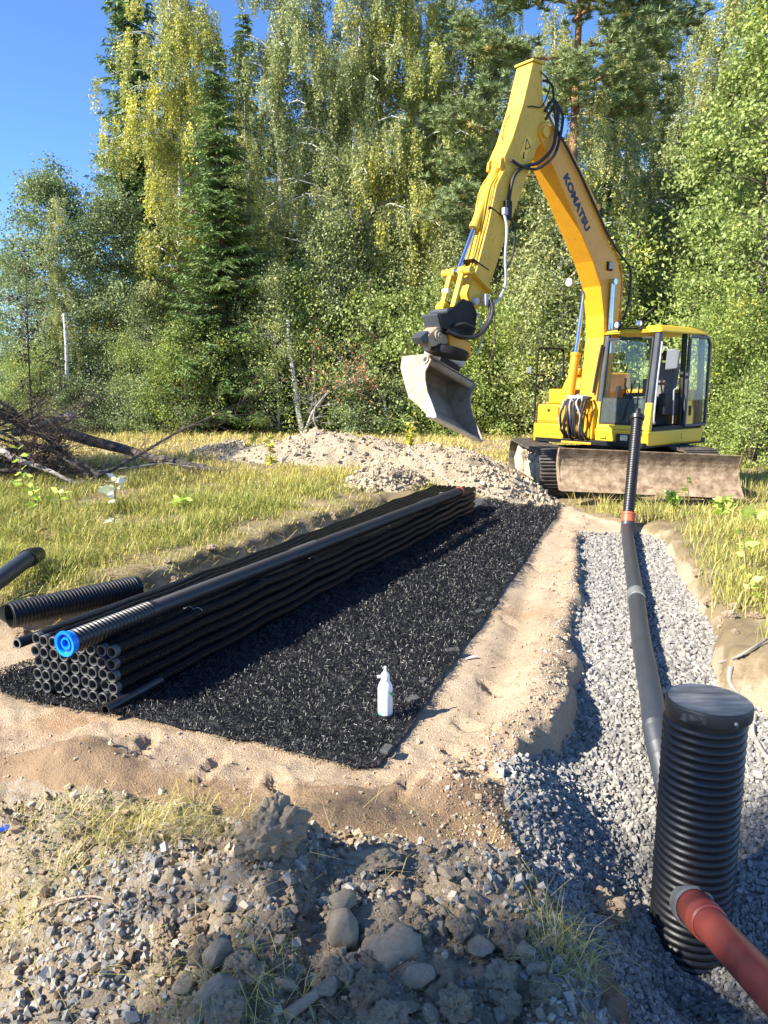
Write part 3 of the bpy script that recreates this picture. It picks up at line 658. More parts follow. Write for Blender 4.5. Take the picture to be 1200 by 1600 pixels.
plant(BU[2], 868, 22.4, 'young leafy birch hiding the foot of the pine', T, 1.05, 2.6, L_birch)
plant(B[2], 1105, 29.5, 'tall birch high on the right against blue sky gaps', T, 1.0, .5)
plant(AS[0], 1188, 19.0, 'bright green aspen filling the right edge of the picture', T, .92, .3)
plant(AS[0], 1100, 24.5, 'green aspen behind the excavator cab', T, .74, 2.2)
# understory
plant(BU[0], 470, 25.0, 'yellow green willow bush around the leaning birch stem', 'bush', 1.1, .2)
plant(BU[2], 432, 24.3, 'small yellow leaved birch at the right side of the low skirted spruce', T, .72, 2.0)
plant(BU[2], 520, 25.6, 'half grown birch with light leaves behind the grey dead branches', T, 1.02, 3.1)
plant(BU[0], 268, 23.8, 'pale green willow bush at the field edge under the yellow birch', 'bush', .72, 3.3)
plant(BU[2], 232, 25.2, 'young birch with golden tips in the shade of the alders', T, .66, 1.1)
plant(BU[3], 205, 23.8, 'low dark bush below the golden tipped young birch', 'bush', .6, .9)
plant(BU[1], 650, 24.6, 'fresh green rowan bush left of the bucket', 'bush', 1.25, 1.0)
plant(BU[3], 590, 23.6, 'dark juniper like bush below the red brown branch', 'bush', .72, 2.0)
plant(BU[2], 610, 26.4, 'young birch behind the red brown branch', T, 1.0, .6, L_birch)
plant(BU[2], 700, 26.0, 'young birch between the bucket and the forest', T, 1.0, 4.0, L_birch)
plant(BU[0], 762, 23.5, 'willow bush right below the bucket lip', 'bush', .92, 5.0)
plant(BU[1], 705, 23.2, 'low green bush at the field edge beneath the bucket', 'bush', .6, 2.5)
plant(BU[2], 820, 25.5, 'young leafy birch left of the excavator hood', T, .95, 5.5)
plant(BU[0], 850, 22.8, 'willow bush behind the yellow hood', 'bush', 1.0, .1)
plant(BU[0], 940, 24.0, 'yellow green willow bush behind the boom foot', 'bush', 1.3, 2.0)
plant(BU[2], 1030, 25.0, 'young birch behind the cab roof', T, 1.1, 2.8, L_birch)
plant(BU[0], 1135, 18.0, 'yellow green willow bush right of the cab', 'bush', .78, 4.1)
plant(BU[1], 1195, 16.5, 'hazel bush at the right picture edge behind the blade', 'bush', .62, 3.7)
plant(BU[0], 1180, 18.5, 'pale willow bush under the bright aspen', 'bush', .85, 1.3)
plant(BU[3], 1085, 20.5, 'dark bush in the shade behind the cab', 'bush', .85, .4)
plant(BU[0], 50, 24.5, 'grey green bush behind the brush pile at the far left', 'bush', .62, 2.7)
plant(BU[3], 135, 24.0, 'dark low bush right of the slim white stem', 'bush', .62, 2.2)
# second and third rows, deep in the wood
r = random.Random(77); G = 'trees deep in the forest'
deep = [(300, 36), (395, 34), (500, 35), (590, 36.5), (680, 34.5), (775, 36), (850, 33), (930, 35), (1010, 33.5), (1075, 36), (1150, 33), (1215, 30), (1260, 25), (345, 42), (450, 43), (548, 42), (640, 44), (735, 43), (830, 42), (925, 44), (1020, 42), (1120, 43), (1215, 41)]
for i, (u, Y) in enumerate(deep):
    sp = i % 3 == 1; p = S_[(i // 3) % 2] if sp else B[i % 3]
    plant(p, u, Y, 'dark spruce deep in the forest behind the front row' if sp else 'shaded birch deep in the forest behind the front row', T, r.uniform(.95, 1.08), None, None, 'spruces deep in the forest' if sp else 'birches deep in the forest', r=r)
for i, (u, Y) in enumerate([(160, 32), (260, 31), (420, 31.5), (530, 32), (620, 32), (715, 32), (800, 30.5), (1000, 30), (1060, 31), (1170, 28), (880, 30.5), (340, 30.5)]):
    plant(AS[1] if i % 2 else BU[0], u, Y, 'dark undergrowth deep between the trunks', 'bush', r.uniform(.6, .8) if i % 2 else 1.2, None, L_alder, 'undergrowth deep in the forest', r=r)
for (p, u, Y, s, lab) in [(AS[0], 1335, 22, .8, 'green aspen just beyond the right picture edge'), (B[2], 1440, 27, 1.0, 'birch beyond the right picture edge'), (B[1], 1560, 25, 1.0, 'second birch beyond the right picture edge'), (BU[0], 1390, 19, 1.1, 'willow bush beyond the right picture edge'), (AS[1], -130, 41, .9, 'alder far beyond the left picture edge'), (AS[1], -260, 44, .8, 'second alder far beyond the left picture edge')]:
    plant(p, u, Y, lab, 'bush' if 'bush' in lab else T, s, None, r=r)
# trees beside and behind the photographer that shade the foreground and the brush pile
for (x, y, s, lab) in [(-9.3, -3.0, .66, 'slim birch left of the photographer'), (-14.6, -4.9, .95, 'taller slim birch behind and left of the photographer'), (-6.5, -3.4, .5, 'small slim birch behind the photographer')]:
    plant(B[3], 0, 0, lab + ' shading the dug soil', T, s, None, xy=(x, y), r=r)
plant(BU[1], 0, 0, 'hazel bush added out of view to shade the dark soil at the lower left', 'bush', .85, None, xy=(-5.6, -.15), r=r)  # unseen bush, added for the shade it throws on the left corner
plant(B[0], 0, 0, 'birch beyond the left picture edge shading the brush pile', T, .6, None, xy=(-13.5, 10.3), r=r)
plant(BU[0], 0, 0, 'willow bush beyond the left picture edge beside the brush pile', 'bush', 1.0, None, xy=(-9.6, 10.9), r=r)

# ------------------------------------------------------------------ grass
L_grass = leafmat('grass_blade', [(0, (.075, .11, .022)), (.35, (.19, .22, .045)), (.6, (.33, .31, .07)), (.85, (.5, .40, .13)), (1, (.56, .46, .22))], transl=.3, gloss=.03, gain=1.35)
def blades(P, hgt, wid, lean, tint, rng):
    n = len(P); az = rng.uniform(0, 6.283, n); dr = np.stack([np.cos(az), np.sin(az), 0 * az], -1); sd = np.stack([-np.sin(az), np.cos(az), 0 * az], -1)
    ph = rng.uniform(0, 6.283, n); sd = sd * np.cos(ph)[:, None] + dr * np.sin(ph)[:, None] * .5
    h = hgt[:, None]; l = lean[:, None]; w = wid[:, None]; up = np.array([0, 0, 1.0])
    m = P + up * h * .55 + dr * h * l * .35; t = P + up * h * (1 - .35 * l) + dr * h * l
    co = np.stack([P - sd * w, P + sd * w, m + sd * w * .75, m - sd * w * .75, t], 1).reshape(-1, 3)
    i = np.arange(n)[:, None] * 5
    f = np.concatenate([i + [0, 1, 2], i + [0, 2, 3], i + [3, 2, 4]], 0); return co, f, np.tile(tint, 3)
rng = np.random.default_rng(23)
def grass(name, X, Y, hgt, wid, lean, tint, label):
    z = terrain(X, Y)[0]; co, f, t = blades(np.stack([X, Y, z - .01], -1), hgt, wid, lean, tint, rng)
    o = mobj(name, np_mesh(name, co, f, L_grass, 3, t)); return tag(o, label, 'grass', kind='stuff')
n = 190000
Y = 4.7 * (27 / 4.7) ** rng.uniform(0, 1, n); X = rng.uniform(-.66, .36, n) * Y
tuft = fbm(X * 1.1, Y * 1.1, 301, 4); tuft2 = fbm(X * 3.5, Y * 3.5, 305, 3)
dens = np.clip(.62 + .9 * tuft + .7 * tuft2, .04, 1)
edge = np.where(Y < 10.6, x_bank(Y) - X - .05, 3)
heapd = np.minimum(np.hypot((X + 1.05) / 2.0, (Y - 14.2) / 1.2), np.hypot((X - 1.15) / 1.65, (Y - 12.3) / 1.15)); heapd = np.minimum(heapd, np.hypot((X - 1.7) / 1.1, (Y - 10.85) / .85))
k = (edge > 0) & (heapd > .92) & (terrain(X, Y)[1] == 0) & (rng.uniform(0, 1, n) < dens * np.clip(.25 + edge * 1.2, 0, 1)) & (X < .24 * Y) & ~((X > 1.3) & (Y < 12))
X, Y, tuft, tuft2, edge = X[k], Y[k], tuft[k], tuft2[k], edge[k]
gold = ss(9.5, 14.5, Y + 2.2 * tuft)
hgt = (.06 + .155 * np.clip(.4 + tuft2 + tuft * .7, 0, 1.4)) * rng.uniform(.5, 1.35, len(X)) * np.clip(.45 + edge * .7, .3, 1.15)
grass('meadow_grass', X, Y, hgt, .0022 + .00042 * Y * rng.uniform(.6, 1.3, len(X)), rng.uniform(.2, 1.25, len(X)), np.clip(.55 + .30 * gold - .14 * tuft - .16 * tuft2 + rng.normal(0, .17, len(X)), 0, 1), 'tall green to golden meadow grass left of the pipe bundle')
n = 46000
Y = 3.9 * (24 / 3.9) ** rng.uniform(0, 1, n); X = Y * rng.uniform(.2, .66, n)
d = X - x_tr(Y); den = np.where(Y < 9, ss(.0, .5, d + .35 * fbm(X * 2, Y * 2, 311, 3)) * ss(4.2, 6.2, Y + d), .8 * (1 - .8 * ss(10.2, 10.6, Y) * (1 - ss(15, 16, Y)) * ((X > 2.4) & (X < 5.6))))
den = den * np.where((Y > 8.9) & (X < 2.75) & (Y < 15), .06, 1)
k = (rng.uniform(0, 1, n) < den) & (terrain(X, Y)[1] == 0); X, Y = X[k], Y[k]; t2 = fbm(X * 2.5, Y * 2.5, 315, 3)
grass('bank_grass', X, Y, (.10 + .16 * np.clip(.5 + t2, 0, 1.3)) * rng.uniform(.5, 1.4, len(X)), .002 + .00042 * Y * rng.uniform(.6, 1.3, len(X)), rng.uniform(.2, 1.0, len(X)), np.clip(.55 + .15 * t2 + rng.normal(0, .17, len(X)), 0, 1), 'dry yellow grass on the bank right of the gravel trench')
# flattened dry straw and roots on the dug soil
n = 2600
X = np.concatenate([rng.normal(-.9, .22, 900), rng.normal(-1.25, .25, 700), rng.normal(-.38, .12, 300), rng.normal(.52, .05, 300), rng.uniform(-1.6, .6, 400)])
Y = np.concatenate([rng.normal(2.72, .09, 900), rng.normal(2.25, .22, 700), rng.normal(1.72, .07, 300), rng.normal(2.0, .09, 300), rng.uniform(1.5, 2.8, 400)])
grass('dry_straw', X, Y, rng.uniform(.04, .15, n), rng.uniform(.0008, .0018, n), rng.uniform(.5, 2.4, n), np.clip(rng.normal(.74, .25, n), 0, 1), 'dry straw and torn grass on the dark foreground soil')
n = 1800
X = rng.normal(0, .4, n); Y = rng.uniform(5.0, 10, n); X = x_bank(Y) + X * .5 + .05
grass('torn_turf', X, Y, rng.uniform(.05, .16, n), rng.uniform(.002, .004, n), rng.uniform(.6, 2.2, n), np.clip(rng.normal(.6, .2, n), 0, 1), 'torn grass hanging over the cut turf edge behind the pipe bundle')

# ------------------------------------------------------------------ weeds, saplings, branches
L_weed = leafmat('weed_leaf', [(0, (.1, .17, .02)), (.5, (.26, .33, .05)), (1, (.5, .5, .12))], transl=.45)
L_pale = leafmat('pale_leaf', [(0, (.4, .42, .2)), (1, (.62, .6, .38))], transl=.3)
def weed(x, y, h, nleaf, ls, label, leafm=None, lean=(0, 0), cat='plant', seed=1, nst=1, name='weed'):
    rg = np.random.default_rng(seed); z = hz(x, y); root = empty(name, (x, y, z), label, cat); st = MB(); Ps, As = [], []
    for s in range(nst):
        lx, ly = lean[0] + rg.normal(0, .15), lean[1] + rg.normal(0, .15); hh = h * rg.uniform(.7, 1)
        pt = [V(x + lx * hh * q * q, y + ly * hh * q * q, z + hh * q) for q in (0, .33, .66, 1)]; st.tube(pt, [.006, .005, .004, .002], 4)
        for i in range(nleaf):
            q = rg.uniform(.2, 1.0); Ps.append([x + lx * hh * q * q, y + ly * hh * q * q, z + hh * q]); a = rg.uniform(0, 6.28); As.append([math.cos(a), math.sin(a), rg.uniform(-.25, .5)])
    st.build('stem', M_twig, root); P = np.array(Ps) - np.array([x, y, z]); A = np.array(As); S = ls * rg.uniform(.6, 1.3, len(P))
    co, f, t = quads(P, A, S, .26, rg, rg.uniform(.1, .95, len(P)))
    mobj('foliage', np_mesh('foliage', co, f, leafm or L_weed, 4, t), root); return root
def wp(u, v):
    return gp(u, v)
for i, (u, v, h, nl, ls, lab, kw) in enumerate([
    (1075, 800, .62, 12, .12, 'tall thin weed standing in front of the right half of the blade', {}),
    (1052, 805, .38, 14, .11, 'leafy weed left of the tall thin weed by the blade', dict(nst=3)),
    (1128, 812, .3, 16, .13, 'low leafy weed under the right end of the blade', dict(nst=3)),
    (1178, 825, .26, 9, .24, 'large leaved weed right of the blade end', dict(nst=2)),
    (972, 775, .42, 10, .10, 'weed growing beside the vent pipe', dict(nst=2)),
    (932, 795, .2, 4, .07, 'single brown stalk under the left end of the blade', dict(leafm=L_red)),
    (1165, 905, .52, 16, .10, 'bright yellow green sapling on the right bank', {}),
    (1172, 945, .26, 10, .08, 'small yellowish seedling below the bright sapling on the right bank', {}),
    (180, 800, .42, 10, .17, 'tall weed with pale whitish leaves in the meadow', dict(leafm=L_pale, nst=2)),
    (178, 822, .14, 5, .13, 'small pale leaf rosette below the whitish weed', dict(leafm=L_pale)),
    (38, 775, .75, 15, .14, 'tall nettle like weed in front of the brush pile', dict(lean=(-.1, 0))),
    (58, 800, .34, 9, .13, 'second weed with round leaves in front of the brush pile', dict(nst=2)),
    (95, 790, .22, 9, .16, 'low broad leaved plant at the right foot of the brush pile', {}),
    (285, 800, .2, 10, .13, 'low green weed in the middle of the meadow', dict(nst=2)),
    (425, 735, .62, 26, .10, 'yellow leaved sapling left of the largest soil heap', dict(leafm=L_birchy, nst=3)),
    (640, 712, .9, 30, .11, 'yellow and green sapling at the forest edge above the soil heaps', dict(leafm=L_birchy, nst=4)),
    (838, 772, .3, 12, .06, 'thin weed on the soil beside the crawler track', dict(nst=3)),
    (395, 715, .5, 22, .10, 'yellowish seedling in the golden grass by the field edge', dict(leafm=L_birchy, nst=3)),
    (345, 672, 1.0, 30, .12, 'brown tipped young shrub at the edge of the golden grass', dict(leafm=L_willow, nst=4))]):
    x, y = wp(u, v); weed(x, y, h, nl, ls, lab, seed=40 + i, **kw)
M_log = mat('dark_log_bark', [(.3, (.05, .04, .032)), (.55, (.11, .09, .075)), (.75, (.22, .2, .18))], scale=9, rough=.92, bump=1, bscale=30)
M_cut = mat('grey_wood', [(.3, (.2, .17, .14)), (.7, (.42, .38, .33))], scale=7, rough=.85, bump=.5)
M_dead = mat('bleached_wood', [(.3, (.25, .23, .2)), (.7, (.48, .45, .4))], scale=8, rough=.9)
def rayp(u, v, Y):
    a = (u - 600) / FPX; bb = (800 - v) / FPX; c, s = math.cos(PITCH), math.sin(PITCH); k = Y / (c + bb * s)
    return V(a * k, Y, CAMH + (-s + bb * c) * k)
def branch(name, pts, r0, r1, m, label, cat='branch', group=None, n=8, twigs=0, seed=0, tl=.5, leaves=None):
    """pts: (u, v, distance)"""
    rg = np.random.default_rng(seed); P = [rayp(*p) for p in pts]; Q = []
    for a, b in zip(P, P[1:]):
        for k in range(4): Q.append(a.lerp(b, k / 4) + V(*(rg.normal(0, r0 * .25, 3))))
    Q.append(P[-1]); k = len(Q)
    for i in range(1, k - 1): Q[i] = (Q[i - 1] + Q[i] * 2 + Q[i + 1]) / 4
    root = empty(name, tuple(Q[0]), label, cat, group); w = MB(); w.tube(Q, [r0 + (r1 - r0) * i / (k - 1) for i in range(k)], n); w.build('stem', m, root, smooth=True)
    if twigs:
        t = MB(); LP, LA = [], []
        for i in range(twigs):
            q = rg.uniform(.15, 1); p = Q[int(q * (k - 1))]; d = V(*rg.normal(0, 1, 3)); d.normalize(); d += (Q[-1] - Q[0]).normalized() * .7; L = tl * rg.uniform(.4, 1.2)
            e = p + d * L; mid = (p + e) / 2 + V(*rg.normal(0, .05 * tl, 3)); t.tube([p, mid, e], [.006, .004, .002], 3, caps=False)
            for j in range(3): d2 = (d + V(*rg.normal(0, .7, 3))) * L * .5; t.tube([mid, mid + d2], [.003, .0015], 3, caps=False); LP += [mid + d2 * s for s in (.4, .7, 1)]
        t.build('twigs', M_twig if m is not M_dead else M_dead, root)['kind'] = 'stuff'
        if leaves:
            LP = np.array(LP); LP = np.repeat(LP, 3, 0) + rg.normal(0, .04, (len(LP) * 3, 3)) - np.array(ORIG[root.name]); co, f, tt = quads(LP, rg.normal(0, 1, LP.shape) - (0, 0, .6), .06 * rg.uniform(.6, 1.3, len(LP)), .3, rg, rg.uniform(0, 1, len(LP)))
            mobj('dead_leaves', np_mesh('dead_leaves', co, f, leaves, 4, tt), root)
    return root
branch('fallen_log', [(40, 662, 13.4), (120, 682, 13.2), (220, 712, 12.9), (300, 728, 12.4), (385, 747, 12.1)], .115, .04, M_log, 'long dark fallen trunk sloping from the brush pile down into the grass', 'log', twigs=26, tl=.45, seed=2)
o = branch('sawn_log', [(20, 676, 12.9), (60, 668, 12.7), (112, 649, 12.5)], .075, .085, M_cut, 'short grey log with a sawn end poking up from the brush pile', 'log', seed=3)
branch('fallen_branch', [(150, 748, 11.6), (215, 712, 12.2), (285, 670, 12.8), (350, 642, 13.2)], .035, .012, M_log, 'thin reddish branch crossing over the fallen trunk', 'branch', twigs=40, tl=.55, seed=4)
branch('brush_branch', [(60, 672, 12.4), (85, 695, 12.2), (115, 715, 12.0), (158, 744, 11.7)], .05, .035, M_log, 'dark curved branch drooping from the brush pile into the grass', 'branch', twigs=8, tl=.4, seed=5)
branch('brush_branch', [(20, 690, 12.2), (70, 698, 12.0), (110, 722, 11.8), (140, 742, 11.6)], .04, .025, M_log, 'second drooping branch running under the dark curved one', 'branch', twigs=6, tl=.4, seed=6)
branch('brush_branch', [(-20, 690, 11.6), (15, 712, 11.4), (70, 730, 11.2), (125, 757, 10.9)], .06, .02, M_cut, 'smooth grey branch along the front of the brush pile', 'branch', seed=7)
branch('brush_branch', [(-40, 640, 12.6), (10, 650, 12.6), (45, 672, 12.6), (95, 690, 12.6)], .09, .05, M_log, 'thick dark bough on top of the brush pile at the picture edge', 'branch', seed=8)
branch('brush_branch', [(-10, 620, 12.9), (20, 640, 12.9), (50, 668, 12.8)], .03, .02, M_log, 'upright thin branch on the back of the brush pile', 'branch', twigs=10, tl=.4, seed=9)
branch('brush_branch', [(-30, 712, 11.9), (30, 700, 12.0), (103, 697, 12.0)], .05, .03, M_log, 'level dark branch stub in the middle of the brush pile', 'branch', seed=10)
branch('brush_branch', [(130, 740, 11.8), (190, 732, 12.0), (260, 722, 12.3), (330, 735, 12.4)], .014, .006, M_dead, 'long thin pale twig lying under the fallen trunk', 'twig', seed=11)
branch('brush_branch', [(92, 712, 11.9), (98, 728, 11.8), (104, 737, 11.7)], .02, .012, M_log, 'short hanging stub below the brush pile', 'branch', seed=12)
branch('brush_branch', [(-20, 665, 12.0), (30, 690, 11.8), (60, 720, 11.6), (70, 740, 11.5)], .03, .012, M_log, 'bent twiggy branch with brown leaves in the brush pile', 'branch', twigs=22, tl=.5, seed=13, leaves=L_purple)
branch('brush_branch', [(-30, 740, 11.2), (20, 735, 11.4), (80, 742, 11.5)], .05, .02, M_log, 'lowest branch at the shaded foot of the brush pile', 'branch', twigs=18, tl=.5, seed=14, leaves=L_purple)
for i in range(18):
    r2 = random.Random(200 + i); u0 = r2.uniform(-60, 30); v0 = r2.uniform(635, 755)
    branch('brush_stick', [(u0, v0, 12.2), (u0 + 50, v0 + r2.uniform(-25, 25), 12.1), (u0 + 100, v0 + r2.uniform(-30, 40), 12.0)], r2.uniform(.018, .04), .01, M_log, 'dark stick tangled in the brush pile', 'stick', 'sticks in the brush pile', twigs=20, tl=.6, seed=300 + i)
branch('purple_sapling', [(55, 690, 13.4), (46, 600, 13.3), (44, 520, 13.2), (40, 445, 13.1)], .018, .006, M_log, 'thin sapling with dark purple leaves rising behind the brush pile', T, twigs=15, tl=.38, seed=15, leaves=L_purple)
branch('dead_branch', [(470, 690, 23.2), (490, 640, 23.2), (500, 628, 23.3), (512, 610, 23.4)], .05, .012, M_dead, 'bleached bare branch beside the leaning birch stem', 'branch', twigs=16, tl=1.1, seed=16)
branch('dead_branch', [(500, 680, 23.0), (488, 655, 23.0), (495, 625, 23.0)], .035, .01, M_dead, 'second bleached branch leaning against the first', 'branch', twigs=8, tl=.8, seed=18)
branch('dead_branch', [(610, 690, 23.4), (600, 620, 23.4), (575, 590, 23.3), (520, 598, 23.2)], .05, .012, M_dead, 'dead bush with red brown leaves and bare grey twigs at the forest edge', 'bush', twigs=46, tl=.9, seed=19, leaves=L_red)
branch('leaning_birch', [(476, 690, 23.6), (468, 650, 23.6), (458, 590, 23.7), (450, 500, 23.9)], .10, .05, M_birchbark, 'leaning white birch stem at the field edge in the middle', T, seed=20)
branch('white_birch_stem', [(113, 690, 24.2), (106, 610, 24.2), (104, 560, 24.2), (100, 490, 24.3)], .075, .05, M_birchbark, 'bare white birch stem standing behind the brush pile', T, seed=21)
branch('fallen_twig', [(565, 782, 10.4), (590, 768, 10.6), (612, 755, 10.9)], .018, .008, M_log, 'dark root stub sticking out of the soil behind the pipe bundle', 'root', seed=22)
branch('fallen_twig', [(640, 702, 12.0), (672, 728, 11.7), (708, 757, 11.2)], .012, .008, M_dead, 'pale stick lying across the wide soil heap', 'stick', seed=23)
# ------------------------------------------------------------------ excavator
M_yel = mat('yellow_paint', [(.3, (.64, .29, .010)), (.6, (.70, .335, .013)), (.8, (.60, .31, .02))], scale=2.2, rough=.42, spec=.45, wear=(.22, .11, .03), wscale=24, wlo=.56, wamt=.5, bump=.04, bscale=30)
M_yel2 = mat('faded_yellow_paint', [(.3, (.56, .36, .03)), (.6, (.62, .41, .04)), (.8, (.48, .32, .05))], scale=2.5, rough=.5, spec=.4, wear=(.20, .13, .05), wscale=20, wlo=.55, wamt=.55, bump=.05, bscale=30)
M_yclean = mat('cab_yellow_paint', [(.3, (.70, .46, .015)), (.7, (.74, .50, .03))], scale=2, rough=.38, spec=.5, wear=(.34, .23, .07), wscale=16, wlo=.58, wamt=.5)
M_blk = mat('black_steel', [(.3, (.007, .007, .007)), (.7, (.016, .016, .016))], scale=9, rough=.55, spec=.25, bump=.05, wear=(.12, .11, .09), wscale=6, wlo=.68, wamt=.5)
M_rub = mat('black_rubber', [(.3, (.012, .012, .012)), (.7, (.028, .028, .028))], scale=10, rough=.55)
M_gre = mat('grey_frame_paint', [(.3, (.035, .04, .046)), (.7, (.065, .073, .082))], scale=4, rough=.45, wear=(.2, .18, .15), wscale=9, wlo=.68, wamt=.5)
M_lgrey = mat('light_grey_steel', [(.3, (.3, .3, .3)), (.7, (.5, .5, .5))], scale=8, rough=.55, metal=.1, wear=(.26, .2, .13), wscale=6, wlo=.6)
M_chrome = mat('cylinder_rod', [(.3, (.5, .53, .56)), (.7, (.62, .65, .68))], rough=.16, metal=1)
M_dirtst = mat('earth_worn_steel', [(.28, (.15, .10, .06)), (.5, (.31, .22, .135)), (.72, (.44, .34, .23))], scale=9, rough=.8, bump=.5, bscale=22, spec=.3, wear=(.13, .085, .055), wscale=6, wlo=.55, wamt=.85)
M_bucket = mat('bucket_steel', [(.25, (.24, .185, .12)), (.5, (.33, .27, .19)), (.75, (.39, .335, .26))], scale=4, rough=.62, bump=.15, bscale=25, metal=.1, wear=(.16, .11, .07), wscale=7, wlo=.55, wamt=.8)
M_edge = mat('polished_edge_steel', [(.3, (.32, .33, .35)), (.7, (.45, .46, .48))], scale=6, rough=.4, metal=.6, wear=(.3, .26, .2), wscale=8, wlo=.64)
M_track = mat('track_steel', [(.3, (.07, .06, .05)), (.6, (.15, .125, .1)), (.8, (.26, .22, .17))], scale=7, rough=.75, metal=.2, bump=.2)
M_dusty = mat('dusty_frame_paint', [(.3, (.34, .29, .21)), (.6, (.46, .40, .31)), (.8, (.40, .31, .16))], scale=4, rough=.85, bump=.25, bscale=20)
M_seat = mat('seat_fabric', [(.3, (.10, .10, .095)), (.7, (.18, .18, .17))], scale=20, rough=.95)
M_dark = mat('cab_trim', [(.3, (.018, .018, .018)), (.7, (.04, .04, .04))], rough=.7)
M_glass = glassmat('cab_glass', (.96, .98, .965), .004)
M_dustgl = glassmat('dusty_glass', (.66, .72, .70), .16, (.30, .34, .34))
M_mirror = mat('mirror_back', (.15, .16, .17), rough=.45)
M_lamp = mat('lamp_glass', (.7, .7, .68), rough=.1, metal=.6)
M_navy = mat('navy_letter', (.008, .018, .06), rough=.5)
M_white = mat('white_print', (.75, .75, .72), rough=.6)
M_black = mat('black_print', (.01, .01, .01), rough=.6)
M_red = mat('red_plastic', (.5, .03, .02), rough=.5)
EF = V(-.769, -.6392, 0); EL = V(.6392, -.769, 0); EZ = V(0, 0, 1); ES = V(4.0, 13.1, 0)
def E(R, l, z): return ES + EF * R + EL * l + EZ * z
EX_ = (EF, EL, EZ)
ex = empty('excavator', (4.0, 13.1, -.1), 'yellow crawler excavator with a long boom, tilted bucket and dozer blade beside the gravel trench', 'excavator')
def eprism(name, poly, l0, l1, m, parent=ex, bevel=.012):
    return MB().prism([E(R, l0, z) for R, z in poly], [E(R, l1, z) for R, z in poly]).build(name, m, parent, bevel)
def ebox(mb, R0, R1, l0, l1, z0, z1):
    return mb.box(E((R0 + R1) / 2, (l0 + l1) / 2, (z0 + z1) / 2), (abs(R1 - R0), abs(l1 - l0), z1 - z0), EX_)
def spline(pts, k=6):
    P = [Vector(p) for p in pts]; Q = []; n = len(P)
    for i in range(n - 1):
        a, b, c, d = P[max(i - 1, 0)], P[i], P[i + 1], P[min(i + 2, n - 1)]
        for j in range(k):
            t = j / k; Q.append(.5 * ((2 * b) + (c - a) * t + (2 * a - 5 * b + 4 * c - d) * t * t + (3 * b - a - 3 * c + d) * t ** 3))
    return Q + [P[-1]]
def hose(name, pts, r, m=None, parent=ex, n=7): return MB().tube(spline(pts), r, n).build(name, m or M_rub, parent, smooth=True)
def cyl(parent_name, p, q, rb, rr, split, m=M_yel, rodname='rod'):
    p = Vector(p); q = Vector(q); d = (q - p); L = d.length; d.normalize(); mb = MB()
    mb.lathe(p, d, [(0, -.02), (rb * .9, -.02), (rb, 0), (rb, L * split - .06), (rb * 1.14, L * split - .055), (rb * 1.14, L * split), (rr, L * split + .005)], 16)
    mb.lathe(p - EL * (rb * 1.1), EL, [(0, 0), (rb * .85, 0), (rb * .85, rb * 2.2), (0, rb * 2.2)], 14)
    c = mb.build(parent_name, m, ex, smooth=True); r = MB(); r.tube([p + d * L * split, q], rr, 12)
    r.lathe(q - EL * (rb * 1.0), EL, [(0, 0), (rb * .8, 0), (rb * .8, rb * 2), (0, rb * 2)], 14); r.build(rodname, M_chrome, c, smooth=True); return c
